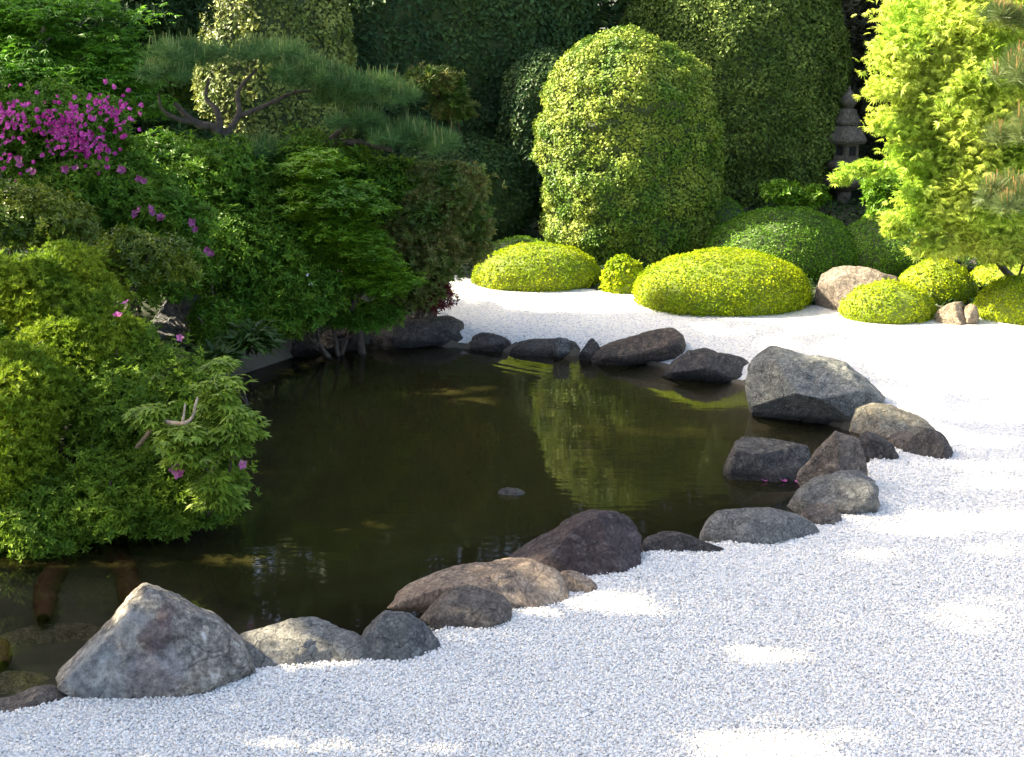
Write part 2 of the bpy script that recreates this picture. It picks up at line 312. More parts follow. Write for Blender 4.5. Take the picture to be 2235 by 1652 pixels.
BIG = rock_mat('veined_boulder_stone', (.26, .24, .21), (.35, .32, .28), (.5, .49, .45), (.5, .48, .46), .3, scale=4.)
# extra maroon stain and pale blue-green veins for the large boulder
t = BIG.node_tree; b = t.nodes['Principled BSDF']; old = b.inputs['Base Color'].links[0].from_socket
tc = nd(t, 'ShaderNodeTexCoord')
def blot(t, centre, sc_, a, bb, col, old, amt=1.):
    mp = nd(t, 'ShaderNodeVectorMath', operation='SUBTRACT'); t.links.new(tc.outputs['Object'], mp.inputs[0]); mp.inputs[1].default_value = tuple(centre)
    mm = nd(t, 'ShaderNodeVectorMath', operation='MULTIPLY'); t.links.new(mp.outputs[0], mm.inputs[0]); mm.inputs[1].default_value = sc_
    l = nd(t, 'ShaderNodeVectorMath', operation='LENGTH'); t.links.new(mm.outputs[0], l.inputs[0])
    nz = nd(t, 'ShaderNodeTexNoise', i_Scale=16., i_Detail=6., i_Roughness=.7); t.links.new(tc.outputs['Object'], nz.inputs['Vector'])
    ad = nd(t, 'ShaderNodeMath', operation='MULTIPLY_ADD'); t.links.new(nz.outputs[0], ad.inputs[0]); ad.inputs[1].default_value = 1.1; t.links.new(l.outputs['Value'], ad.inputs[2])
    hf = nd(t, 'ShaderNodeMath', operation='MULTIPLY'); t.links.new(ad.outputs[0], hf.inputs[0]); hf.inputs[1].default_value = .4
    f = ramp(t, hf.outputs[0], [(a*.4, amt), (bb*.4, 0.)]); return mixc(t, f, old, col)
RMATS = dict(grey=GREY, blue=BLUE, brown=BROWN, dark=DARK, purp=PURP, tan=TAN, sand=SAND, pale=PALE, big=BIG)
def resample_radius(poly, c, n=720):
    """star-shaped radius of polygon about c for n angles"""
    a = np.linspace(-np.pi, np.pi, n, endpoint=False); D = np.stack([np.cos(a), np.sin(a)], -1); best = np.zeros(n)
    for i in range(len(poly)):
        p, q = poly[i]-c, poly[(i+1) % len(poly)]-c; e = q-p
        den = D[:, 0]*e[1]-D[:, 1]*e[0]; den = np.where(np.abs(den) < 1e-9, 1e-9, den)
        tt = (p[0]*e[1]-p[1]*e[0])/den; uu = (p[0]*D[:, 1]-p[1]*D[:, 0])/den
        ok = (tt > 0) & (uu >= -1e-6) & (uu <= 1+1e-6); best = np.where(ok, np.maximum(best, tt), best)
    return a, best
def rock(name, label, outline, front, depth, mat, z=0., sub=5, planes=None, seed=1, amp=.065, e=.8, low=.14, nrand=13, group='stones edging the pond', strata=0., cat='rock', lean=0., flutes=0.):
    O_ = np.array(outline, float); cx = O_[:, 0].mean(); Yf = G(cx, front, z)[1]; Yc = Yf+depth
    W = at(O_[:, 0], O_[:, 1], Yc)[:, [0, 2]]
    l, r_ = W[0].copy(), W[-1].copy(); zb = min(z-low, l[1]-.02, r_[1]-.02); wd = r_[0]-l[0]
    poly = np.vstack([[l[0]+.06*wd, zb], W, [r_[0]-.06*wd, zb]]); c = np.array([W[:, 0].mean()*.5+.5*(l[0]+r_[0])/2, zb*.45+W[:, 1].max()*.55])
    if not poly_in(np.array(c[0]), np.array(c[1]), [tuple(q) for q in poly]): c[1] = (zb+np.interp(c[0], W[:, 0], W[:, 1]))/2
    a, rad = resample_radius(poly, c); ker = np.ones(9)/9; rad = np.convolve(np.concatenate([rad[-4:], rad, rad[:4]]), ker, 'valid')
    S, SF = sphere(sub); ang = np.arctan2(S[:, 2], S[:, 0]); rho = np.hypot(S[:, 0], S[:, 2]); 
    rr = np.interp(ang, np.append(a, np.pi), np.append(rad, rad[0]))
    rn = rr.max(); hx = max(r_[0]-c[0], c[0]-l[0]); hz = W[:, 1].max()-c[1]
    Pn = np.stack([rr*np.cos(ang)*rho**e/hx, np.sign(S[:, 1])*np.abs(S[:, 1])**e, rr*np.sin(ang)*rho**e/hz], -1)
    q = np.random.default_rng(seed); pl = list(planes or [])
    for _ in range(nrand):
        v = q.normal(size=3)*[.8, 1, .8]; v[1] = -abs(v[1])-.45 if q.uniform() < .8 else v[1]+.3; pl.append((v, q.uniform(.6, .88)))
    for _ in range(26):
        v = q.normal(size=3)*[1, 1, 1]; v[1] = -abs(v[1]) if q.uniform() < .75 else v[1]; pl.append((v, q.uniform(.9, 1.06)))
    for v, off in pl:
        v = nrm(np.array(v, float)); ex = Pn@v-off; Pn = Pn-v*np.where(ex > 0, ex*.985, 0)[:, None]
    P = np.stack([Pn[:, 0]*hx, Pn[:, 1]*depth, Pn[:, 2]*hz], -1); size = (hx+hz)/2
    fz = 2.2/size; d = fbm(P*fz+seed*7.3, seed, 5)*.6+(.5-np.abs(vn(P*fz*1.7+seed, seed+9)))*.35+.3*fbm(P*fz*4.5+seed, seed+4, 4)-.35*np.clip(.12-np.abs(vn(P*fz*1.3+seed*2, seed+6)), 0, 1)/.12*.5
    if strata: d = d+strata*vn(P*[fz*.6, fz*.6, fz*5]+vn(P*fz, 2)[:, None]*.8, seed+5)
    if flutes: d = d-flutes*3*np.clip(.22-np.abs(vn(np.stack([(P[:, 0]*.9+P[:, 2]*.42)*fz*3.2, P[:, 1]*fz, (P[:, 2]-P[:, 0]*.4)*fz*.5], -1)+5, seed+8)), 0, 1)*np.clip(.35-P[:, 0]/hx*1.6, 0, 1)
    P = P+nrm(P)*(d*amp*size)[:, None]
    P[:, 1] += lean*P[:, 2]
    # shape is expressed in the camera-facing plane of the stone itself; turn towards the eye line
    org = np.array([c[0], Yc, 0.]); yaw = -math.atan2(c[0], Yc)
    x, y = P[:, 0].copy(), P[:, 1].copy(); P[:, 0] = x*math.cos(yaw)-y*math.sin(yaw); P[:, 1] = x*math.sin(yaw)+y*math.cos(yaw); P[:, 2] += c[1]
    o = mesh(name, P, SF, RMATS[mat] if isinstance(mat, str) else mat, None, True); o.location = org
    return tag(o, label, cat, group)
rock('low_stone', 'low grey-brown stone lying left of the large triangular boulder at the bottom edge', [(-90, 1560), (-40, 1535), (30, 1537), (80, 1517), (120, 1515), (145, 1535), (150, 1560)], 1562, .12, 'brown', seed=3)
big = rock('triangular_boulder', 'largest pale grey triangular boulder with maroon stain and bluish veined flank', [(84, 1525), (124, 1470), (205, 1400), (250, 1352), (287, 1308), (316, 1290), (350, 1302), (420, 1343), (490, 1380), (525, 1425), (550, 1470), (562, 1500)], 1552, .26, 'big', sub=6, seed=5,
    flutes=.5, planes=[((-.75, -1., .35), .5), ((.55, -.9, .45), .55), ((.1, -1, .9), .66)], nrand=2, amp=.045, strata=.2, e=.85)
oc = np.array(big.location)
def on_big(px, py): return at(px, py, oc[1]-.2)-oc
nw = blot(t, on_big(255, 1385), (7., 4., 9.), 1.15, 1.5, (.50, .49, .45), old)
nw = blot(t, on_big(200, 1480), (6., 3., 6.), 1.15, 1.5, (.40, .44, .44), nw, .8)
nw = blot(t, on_big(335, 1480), (7., 3., 8.), 1.15, 1.5, (.33, .31, .32), nw, .7)
nw = blot(t, on_big(325, 1408), (12., 3., 12.), 1.2, 1.4, (.14, .075, .07), nw, .6)
nw = blot(t, on_big(345, 1370), (18., 3., 14.), 1.2, 1.4, (.15, .08, .08), nw, .55)
nz = nd(t, 'ShaderNodeTexNoise', i_Scale=26., i_Detail=9., i_Roughness=.78); t.links.new(tc.outputs['Object'], nz.inputs['Vector'])
nz2 = nd(t, 'ShaderNodeTexNoise', i_Scale=7., i_Detail=6., i_Roughness=.7); t.links.new(tc.outputs['Object'], nz2.inputs['Vector'])
nw = mixc(t, .85, nw, ramp(t, nz.outputs[0], [(.36, .2), (.64, .82)]), 'OVERLAY'); nw = mixc(t, .6, nw, ramp(t, nz2.outputs[0], [(.38, (.3, .31, .33)), (.62, (.74, .7, .64))]), 'OVERLAY'); t.links.new(nw, b.inputs['Base Color'])
rock('flat_slab', 'long flat pale grey slab between the triangular boulder and the creased grey stone', [(495, 1440), (515, 1387), (570, 1375), (650, 1366), (715, 1364), (750, 1374), (785, 1392), (800, 1420)], 1463, .16, 'pale', seed=6, planes=[((0, -.3, 1), .8)], e=.7)
rock('creased_stone', 'small grey-green stone with a diagonal crease, right end of the pale flat slab', [(752, 1440), (775, 1405), (800, 1375), (830, 1350), (845, 1339), (890, 1345), (920, 1362), (945, 1390), (962, 1412)], 1452, .13, 'grey', seed=12, planes=[((-.3, -1, .7), .5), ((.9, -.8, .5), .6)], nrand=2, amp=.07)
rock('brown_stone', 'dark brown rounded stone in front of the long tan slab', [(912, 1360), (935, 1335), (960, 1308), (1000, 1290), (1020, 1286), (1060, 1294), (1100, 1310), (1118, 1335)], 1382, .15, 'brown', seed=8, amp=.05)
rock('tan_slab', 'long pale tan slab with a ribbed right end', [(838, 1335), (845, 1312), (880, 1290), (950, 1265), (1030, 1250), (1100, 1242), (1170, 1231), (1205, 1238), (1222, 1262), (1240, 1300), (1250, 1325)], 1338, .2, 'tan', seed=9, strata=.3, e=.7)
rock('small_tan_stone', 'small flat orange-tan stone poking out from the right end of the tan slab', [(1195, 1290), (1205, 1250), (1240, 1248), (1280, 1262), (1305, 1278), (1306, 1292)], 1299, .09, 'tan', seed=10)
rock('purple_boulder', 'dark purple-brown boulder with a long left slope standing on the gravel edge', [(1082, 1250), (1110, 1225), (1160, 1195), (1215, 1170), (1260, 1135), (1290, 1121), (1325, 1116), (1365, 1126), (1392, 1148), (1402, 1185), (1398, 1230)], 1262, .22, 'purp', sub=6, seed=11, planes=[((.2, -1, .5), .6)], nrand=3)
rock('low_dark_stone', 'low long dark stone right of the purple-brown boulder', [(1395, 1210), (1405, 1182), (1440, 1168), (1510, 1160), (1560, 1162), (1588, 1172), (1592, 1195)], 1213, .1, 'dark', seed=13)
rock('smooth_stone', 'smooth oval blue-grey stone at the near right shore', [(1525, 1180), (1540, 1147), (1565, 1125), (1600, 1115), (1680, 1116), (1740, 1125), (1778, 1142), (1792, 1165)], 1190, .17, 'grey', seed=14, nrand=3, amp=.03)
rock('small_brown_stone', 'small brown stone wedged between the smooth oval stone and a grey boulder', [(1745, 1135), (1755, 1110), (1780, 1098), (1815, 1106), (1835, 1122), (1840, 1145)], 1153, .09, 'brown', seed=15)
rock('ridged_grey_boulder', 'grey boulder with curved ridges right above the small brown stone', [(1718, 1120), (1735, 1085), (1770, 1058), (1820, 1040), (1870, 1034), (1905, 1050), (1932, 1068), (1938, 1110)], 1132, .2, 'grey', seed=16, strata=.25)
rock('peaked_boulder', 'pointed grey-brown boulder leaning towards the dark block in the water', [(1735, 1070), (1745, 1035), (1775, 1000), (1805, 965), (1825, 942), (1850, 944), (1872, 962), (1888, 1000), (1895, 1060)], 1078, .16, 'brown', seed=17, planes=[((-.55, -1, .35), .5), ((.8, -.9, .3), .55)], nrand=1, strata=.15)
rock('dark_block', 'dark flat-topped stone block with mossy top standing in the water', [(1576, 1050), (1583, 1020), (1605, 975), (1622, 966), (1700, 967), (1765, 978), (1780, 1040)], 1056, .2, rock_mat('mossy_dark_stone', (.07, .065, .06), (.13, .12, .105), (.24, .22, .17), (.36, .34, .3), .4), z=ZW, seed=18, e=.6, planes=[((0, -.1, 1), .85), ((0, -1, .2), .75)], nrand=2)
rock('dark_grey_stone', 'small dark angular stone between the pointed boulder and the dark wedge', [(1862, 1000), (1872, 960), (1890, 945), (1915, 950), (1945, 970), (1962, 996)], 1006, .1, 'dark', seed=19)
rock('rounded_stone', 'small rounded stone behind the dark wedge shaped stone', [(1935, 980), (1942, 955), (1965, 940), (1990, 940), (2005, 960), (2008, 985)], 985, .1, 'brown', seed=20)
rock('wedge_stone', 'dark wedge shaped stone with a steep right side, rightmost stone of the pond ring', [(1965, 995), (1990, 960), (2020, 936), (2040, 936), (2062, 952), (2074, 975), (2078, 998)], 1001, .12, 'dark', seed=21, planes=[((-.6, -1, .6), .5)], nrand=2)
rock('low_ochre_stone', 'low greenish-brown stone just right below the big blue-grey boulder', [(1855, 945), (1865, 905), (1895, 890), (1940, 892), (1985, 905), (2015, 918), (2040, 940), (2042, 960)], 972, .22, rock_mat('ochre_stone', (.19, .18, .14), (.3, .26, .19), (.26, .28, .25), spk=.4), seed=22, nrand=3)
rock('blue_boulder', 'big blue-grey boulder with pale ochre underside rising from the water', [(1626, 850), (1634, 800), (1655, 769), (1675, 764), (1720, 775), (1760, 786), (1810, 788), (1850, 800), (1890, 830), (1925, 860), (1952, 885), (1950, 905), (1880, 925)], 948, .34, 'blue', z=ZW, sub=6, seed=23, planes=[((-.25, -1, -.75), .58), ((.25, -.8, 1), .62)], nrand=2, amp=.05, e=.75)
rock('dark_ledge_boulder', 'dark brown boulder with a pale ledge at the water line left of the blue-grey boulder', [(1436, 828), (1450, 812), (1480, 785), (1500, 768), (1540, 766), (1590, 776), (1625, 785), (1640, 800), (1642, 830)], 838, .22, 'dark', z=ZW, seed=24, amp=.07)
rock('long_boulder', 'long dark brown boulder sloping down to the left on the far shore', [(1285, 785), (1300, 765), (1350, 748), (1400, 733), (1440, 722), (1465, 718), (1485, 728), (1494, 755), (1490, 790)], 802, .22, rock_mat('rust_stone', (.075, .06, .05), (.15, .11, .08), (.24, .17, .11), (.4, .36, .32), .3), z=ZW, seed=25, nrand=4)
rock('knob_stone', 'small knob shaped stone at the left tip of the long dark brown boulder', [(1264, 780), (1270, 748), (1282, 739), (1297, 740), (1308, 755), (1312, 780)], 790, .08, 'dark', z=ZW, seed=26)
rock('disc_stone', 'flat oval dark stone lying at the middle of the far shore', [(1110, 768), (1125, 750), (1160, 743), (1220, 741), (1255, 747), (1270, 762), (1268, 772)], 778, .16, 'dark', z=ZW, seed=27, nrand=2, amp=.03)
rock('pebble', 'small pebble on the gravel behind the flat oval dark stone', [(1205, 746), (1210, 738), (1224, 735), (1240, 740), (1244, 748)], 749, .05, 'grey', sub=4, seed=28)
rock('dark_shore_stone', 'low dark stone between the far shore slab and the flat oval stone', [(1025, 765), (1030, 735), (1050, 727), (1075, 728), (1105, 740), (1128, 760)], 770, .14, 'dark', z=ZW, seed=29)
rock('long_dark_slab', 'long dark slab below the bushes on the far left shore', [(765, 760), (785, 718), (830, 700), (900, 696), (985, 696), (1010, 710), (1032, 735), (1036, 755)], 764, .3, 'dark', z=ZW, seed=30, e=.65)
rock('granite_boulder', 'rounded speckled grey boulder half hidden by shrubs on the left bank', [(330, 790), (335, 700), (370, 640), (410, 638), (455, 660), (485, 690), (494, 730), (480, 775), (450, 800)], 808, .3, rock_mat('granite', (.12, .125, .13), (.17, .17, .175), (.23, .23, .23), (.4, .4, .4), .35, scale=9.), seed=31, nrand=3, z=0)
rock('low_bank_stone', 'low dark stone under the dwarf cypress at the far left water edge', [(665, 770), (680, 738), (720, 722), (770, 724), (800, 742), (806, 768)], 772, .2, 'dark', z=ZW, seed=44)
rock('tilted_dark_slab', 'dark bluish slab slanting into the water at the left bank', [(590, 770), (600, 742), (640, 738), (690, 760), (720, 778)], 782, .15, 'dark', z=ZW, seed=32)
rock('pond_stone', 'pale stone tip rising alone from the middle of the pond', [(1070, 1081), (1085, 1072), (1105, 1066), (1140, 1066), (1155, 1074), (1162, 1081)], 1088, .07, 'pale', z=ZW, seed=33, low=.3, group=None, nrand=3)
rock('background_boulder', 'large sandy boulder with a dark left face between the clipped azalea domes', [(1775, 690), (1780, 650), (1795, 605), (1815, 592), (1850, 588), (1900, 590), (1955, 604), (1970, 640), (1965, 690)], 696, .4, rock_mat('sandy_grey_stone', (.2, .16, .135), (.28, .235, .19), (.12, .105, .1), (.5, .44, .38), .3, wet=False), z=ZF, seed=34, planes=[((.1, -1, .7), .6), ((-.8, -.8, -.2), .6)], nrand=2, group='stones among the clipped domes')
rock('sandstone_block', 'pale sandy block at the gravel edge between two small clipped domes', [(2040, 705), (2045, 668), (2065, 661), (2105, 660), (2115, 675), (2112, 705)], 711, .16, 'sand', z=ZF, seed=35, e=.6, group='stones among the clipped domes')
rock('sandstone_cobble', 'rounded pale cobble right of the sandy block', [(2098, 705), (2102, 675), (2115, 664), (2130, 668), (2138, 690), (2136, 705)], 711, .12, 'sand', z=ZF, sub=4, seed=36, group='stones among the clipped domes')
rock('shadowed_stone', 'small dark stone in the shade at the far left end of the gravel', [(970, 606), (975, 590), (990, 583), (1010, 590), (1016, 606)], 608, .12, 'dark', z=ZF, sub=4, seed=37, group='stones among the clipped domes')
SUBM = rock_mat('silted_stone', (.40, .32, .2), (.46, .38, .26), (.3, .25, .16), wet=False)
rock('submerged_slab', 'pale silted slab just under the water behind the triangular boulder', [(-120, 1450), (-60, 1350), (60, 1330), (200, 1335), (300, 1350), (340, 1420)], 1440, .3, SUBM, z=ZW-.1, seed=40, group='stones under the water', low=.4).location.z -= .13
rock('submerged_cobble', 'rounded silted stone under the water at the bottom left corner', [(-160, 1540), (-120, 1480), (0, 1450), (80, 1458), (120, 1500), (130, 1540)], 1535, .2, SUBM, z=ZW-.1, seed=41, group='stones under the water', low=.4).location.z -= .06
# ------------------------------------------------------------ foliage
def quadleaf(wd=.5, bend=.12, at_=.45): return np.array([[0, 0, 0], [wd/2, at_, bend], [0, 1, 0], [-wd/2, at_, bend]]), np.array([[0, 1, 2, 3]])
def rosette(n=6, wd=.36, lift=.5, gap=.05, seed=0):
    q = np.random.default_rng(seed); Vs, Fs = [], []
    for k in range(n):
        a = 2*np.pi*k/n+q.uniform(-.25, .25); L = q.uniform(.75, 1.1); lf = lift*q.uniform(.5, 1.5)
        d = np.array([np.cos(a), np.sin(a), lf]); d /= np.linalg.norm(d); sd = np.array([-np.sin(a), np.cos(a), 0])
        Vs += [d*gap, d*L*.5+sd*wd/2+[0, 0, .05], d*L+[0, 0, -.08], d*L*.5-sd*wd/2+[0, 0, .05]]; Fs.append([4*k, 4*k+1, 4*k+2, 4*k+3])
    return np.array(Vs), np.array(Fs)
def palm(n=5, spread=2.3, wd=.2):        # lobed maple leaf
    Vs, Fs = [], []
    for k in range(n):
        a = (k/(n-1)-.5)*spread*1.25; L = 1-.35*abs(k/(n-1)-.5)*2; d = np.array([np.sin(a), np.cos(a), -.15]); s_ = np.array([np.cos(a), -np.sin(a), 0])
        Vs += [d*0, d*L*.45+s_*wd/2, d*L+[0, 0, -.12], d*L*.45-s_*wd/2]; Fs.append([4*k, 4*k+1, 4*k+2, 4*k+3])
    return np.array(Vs), np.array(Fs)
Z3 = np.array([0, 0, 1.])
def place(P, N, S, tpl, a=(.2, .2, 1.), b=(1., .3, .6), q=rg):
    n = len(P); B = nrm(b[0]*N+b[1]*Z3+b[2]*q.normal(size=(n, 3))*.6); A = a[0]*N+a[1]*Z3+a[2]*q.normal(size=(n, 3))*.6
    A = nrm(A-(A*B).sum(1, keepdims=True)*B); C = np.cross(A, B); S = np.broadcast_to(S, (n,))[:, None, None]
    Tv, Tq = tpl; k = len(Tv)
    V = P[:, None]+S*(Tv[None, :, 0:1]*C[:, None]+Tv[None, :, 1:2]*A[:, None]+Tv[None, :, 2:3]*B[:, None])
    return V.reshape(-1, 3), (Tq[None]+k*np.arange(n)[:, None, None]).reshape(-1, Tq.shape[1])
def sample_mesh(V, F, n, q=rg):
    a, b, c, d = (V[F[:, k]] for k in range(4)); N = np.cross(c-a, d-b); ar = np.linalg.norm(N, axis=1); N = N/np.maximum(ar, 1e-9)[:, None]
    i = q.choice(len(F), n, p=ar/ar.sum()); u, v = q.uniform(0, 1, (2, n, 1))
    return (a[i]*(1-u)+b[i]*u)*(1-v)+(d[i]*(1-u)+c[i]*u)*v, N[i], ar.sum()/2
def revolve(cx, cy, z0, rx, ry, h, prof, amp=.05, fr=2., seed=0, seg=56, rings=40, squash=1., rot=0.):
    """prof: list of (height fraction, radius fraction) from foot to crown"""
    pr = np.array(prof, float); d = np.concatenate([[0], np.cumsum(np.hypot(np.diff(pr[:, 0])*h, np.diff(pr[:, 1])*rx))]); tt = np.linspace(0, d[-1], rings)
    zf, rf = np.interp(tt, d, pr[:, 0]), np.interp(tt, d, pr[:, 1]); ker = np.array([1, 2, 1])/4
    for _ in range(2): rf[1:-1] = np.convolve(rf, ker, 'valid'); zf[1:-1] = np.convolve(zf, ker, 'valid')
    th = np.linspace(0, 2*np.pi, seg, endpoint=False); T, ZF = np.meshgrid(th, zf); RF = np.repeat(rf[:, None], seg, 1)
    P = np.stack([RF*np.cos(T)*rx, RF*np.sin(T)*ry, ZF*h], -1); n_ = fbm(P*fr*[1, 1, squash]+seed*3.1, seed, 4 if rings < 90 else 6)
    P = P*[1, 1, 1]+nrm(np.stack([np.cos(T)*RF, np.sin(T)*RF, (ZF-.4)*.8], -1))*(n_*amp)[..., None]
    if rot: P = P@np.array([[math.cos(rot), math.sin(rot), 0], [-math.sin(rot), math.cos(rot), 0], [0, 0, 1]])
    V = (P+[cx, cy, z0]).reshape(-1, 3); i = np.arange(rings-1)[:, None]*seg; j = np.arange(seg)[None]; k = (j+1) % seg
    return V, np.stack([i+j, i+k, i+seg+k, i+seg+j], -1).reshape(-1, 4)
DOME = [(0, .93), (.12, .985), (.3, 1), (.5, .94), (.68, .81), (.82, .63), (.92, .42), (.98, .2), (1, .0)]
LEAFQ = quadleaf(.62, .12)
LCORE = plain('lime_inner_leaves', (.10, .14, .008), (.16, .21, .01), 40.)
def clipped(name, label, px0, px1, top, foot, depth_fac, mat, prof=DOME, leaf=.019, dens=12500, amp=.022, fr=3., seed=1, cat='shrub', group=None, z0=0., squash=1., Yover=None, thick=.05, a=(.5, .2, 1.), b=(1., .3, .75), trunk=True, seg=72, rings=44, core_m=None):
    cxp = (px0+px1)/2; q = np.random.default_rng(seed)
    Yf = G(cxp, foot, z0)[1] if Yover is None else Yover; W = at(px1, foot, Yf)[0]-at(px0, foot, Yf)[0]; ry = W/2*depth_fac
    for _ in range(4): cy = Yf+ry*.97; W = (px1-px0)/FPX*math.hypot(cy, CH-z0-.3)/1.0*1.0; W = at(px1, (top+foot)/2, cy)[0]-at(px0, (top+foot)/2, cy)[0]; ry = W/2*depth_fac
    cx = at(cxp, (top+foot)/2, cy)[0]; ztop = at(cxp, top, cy)[2]
    V, F = revolve(cx, cy, z0-.03, W/2-leaf*.3, ry, ztop-z0+.02, prof, amp, fr, seed, seg, rings, squash)
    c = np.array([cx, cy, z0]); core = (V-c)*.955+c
    _, _, ar = sample_mesh(V, F, 4); n = int(ar*dens); P, N, _ = sample_mesh(V, F, n, q)
    lump = vn(P*9+seed, seed)*.4+vn(P*22, seed+1)*.6
    P = P+N*((-thick*q.uniform(0, 1, n)**1.5)+thick*.45*lump)[:, None]
    lv, lf = place(P, N, leaf*q.uniform(.65, 1.35, n), LEAFQ, a, b, q)
    e = thing(name, label, cat, (cx, cy, z0), group)
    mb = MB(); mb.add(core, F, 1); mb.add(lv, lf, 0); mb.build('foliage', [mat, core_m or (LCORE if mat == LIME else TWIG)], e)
    if trunk: mb = MB(); mb.add(*tube([(cx, cy, z0-.1), (cx+.03, cy, z0+(ztop-z0)*.5)], [W*.05, W*.03])); mb.build('trunk', BARK, e, True)
    return e, (cx, cy, W/2, ry, ztop)
LIME = leaf_mat('lime_azalea_leaves', (.30, .38, .008), (.40, .45, .012), (.24, .34, .008), .35, 4., .1)
MIDG = leaf_mat('mid_green_leaves', (.12, .25, .012), (.17, .31, .016), (.09, .2, .01), .3, 3., .25)
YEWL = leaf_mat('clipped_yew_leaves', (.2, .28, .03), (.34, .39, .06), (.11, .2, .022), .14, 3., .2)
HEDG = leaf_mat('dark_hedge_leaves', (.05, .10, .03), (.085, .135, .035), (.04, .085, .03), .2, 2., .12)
g1 = 'clipped dome shrubs beside the gravel'
clipped('dome_shrub', 'bright lime clipped dome at the foot of the tall clipped column, leftmost beside the gravel', 1026, 1318, 529, 637, .7, LIME, seed=51, z0=ZF, group=g1)
clipped('dome_shrub', 'small lime clipped ball squeezed between two wider lime domes', 1308, 1412, 553, 642, .9, LIME, seed=52, z0=ZF, group=g1, leaf=.035)
clipped('dome_shrub', 'widest bright lime clipped dome in the middle of the gravel edge', 1380, 1772, 543, 690, .75, LIME, seed=53, z0=ZF, group=g1)
clipped('dome_shrub', 'lime clipped dome in front of the large sandy boulder', 1828, 2042, 610, 707, .8, LIME, seed=54, z0=ZF, group=g1)
clipped('dome_shrub', 'green clipped dome behind the pale sandy block', 1955, 2132, 563, 664, .9, LIME, seed=55, z0=ZF, group=g1)
clipped('dome_shrub', 'lime clipped dome cut by the right picture edge, nearest the gravel', 2128, 2370, 601, 713, .9, LIME, seed=56, z0=ZF, group=g1)
clipped('dome_shrub', 'layered green dome at the right edge behind the nearest right dome', 2112, 2350, 567, 640, .8, LIME, seed=57, z0=ZF, group=g1)
clipped('dome_shrub', 'wide dark green clipped dome in the shade behind the widest lime dome', 1535, 1880, 447, 618, .8, MIDG, seed=58, z0=ZF, group=g1)
clipped('dome_shrub', 'shaded green dome below the stone lantern, partly behind the wide dark dome', 1800, 2090, 467, 610, .8, MIDG, seed=59, z0=ZF, group=g1)
clipped('dome_shrub', 'shaded green dome peeping out behind the leftmost lime dome', 1035, 1230, 520, 600, .8, MIDG, seed=60, z0=ZF, group=g1)
clipped('dome_shrub', 'dark green dome right beside the foot of the tall clipped column', 1480, 1640, 425, 560, .8, MIDG, seed=65, z0=ZF, group=g1)
COLP = [(0, .84), (.1, .93), (.25, 1), (.55, .99), (.72, .94), (.83, .84), (.91, .66), (.96, .46), (.99, .22), (1, 0)]
g2 = 'tall clipped evergreens'
clipped('clipped_column', 'tall round-topped clipped evergreen column lit from the left, centre of the picture', 1173, 1570, 72, 590, 1., YEWL, COLP, z0=ZF, seg=150, rings=110,  leaf=.03, dens=9500, amp=.075, fr=2.6, seed=61, group=g2, cat='topiary', squash=2.4, thick=.09)
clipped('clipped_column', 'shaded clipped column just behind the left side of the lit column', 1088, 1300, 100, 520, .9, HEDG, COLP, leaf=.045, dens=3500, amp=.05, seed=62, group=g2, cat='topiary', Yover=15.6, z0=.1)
clipped('clipped_column', 'huge clipped evergreen behind the right side of the lit column, cut by the top edge', 1355, 1850, -130, 440, .9, leaf_mat('shade_darkened_yew_leaves', (.11, .17, .03), (.19, .25, .045), (.08, .13, .02), .12, 3., .15), COLP, seg=130, rings=100, leaf=.042, dens=5200, amp=.09, fr=2., seed=63, group=g2, cat='topiary', Yover=16.2, z0=.2, thick=.1)  # yew leaf colour darkened to deepen the shade on this column
clipped('clipped_hedge', 'pale clipped hedge corner with sunlight put into its leaf colour, seen above and through the pruned pine', 436, 770, -170, 480, .95, leaf_mat('sun_painted_hedge_leaves', (.2, .24, .05), (.3, .33, .08), (.13, .18, .035), .14, 3., .2), COLP, leaf=.05, dens=3200, amp=.09, fr=1.6, seed=68, cat='hedge', Yover=14.9, z0=.15, thick=.1)  # leaf colour paled to imitate sun on the massive hedge's corner
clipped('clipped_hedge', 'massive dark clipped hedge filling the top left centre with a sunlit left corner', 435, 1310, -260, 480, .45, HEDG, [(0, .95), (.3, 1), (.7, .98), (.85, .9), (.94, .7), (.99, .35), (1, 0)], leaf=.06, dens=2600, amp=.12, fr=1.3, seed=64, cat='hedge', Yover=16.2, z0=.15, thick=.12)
clipped('clipped_hedge', 'dark low hedge mound between the pine and the shaded column', 850, 1160, 300, 600, .6, HEDG, COLP, leaf=.045, dens=3000, amp=.08, seed=66, cat='hedge', Yover=14.6, z0=.05)
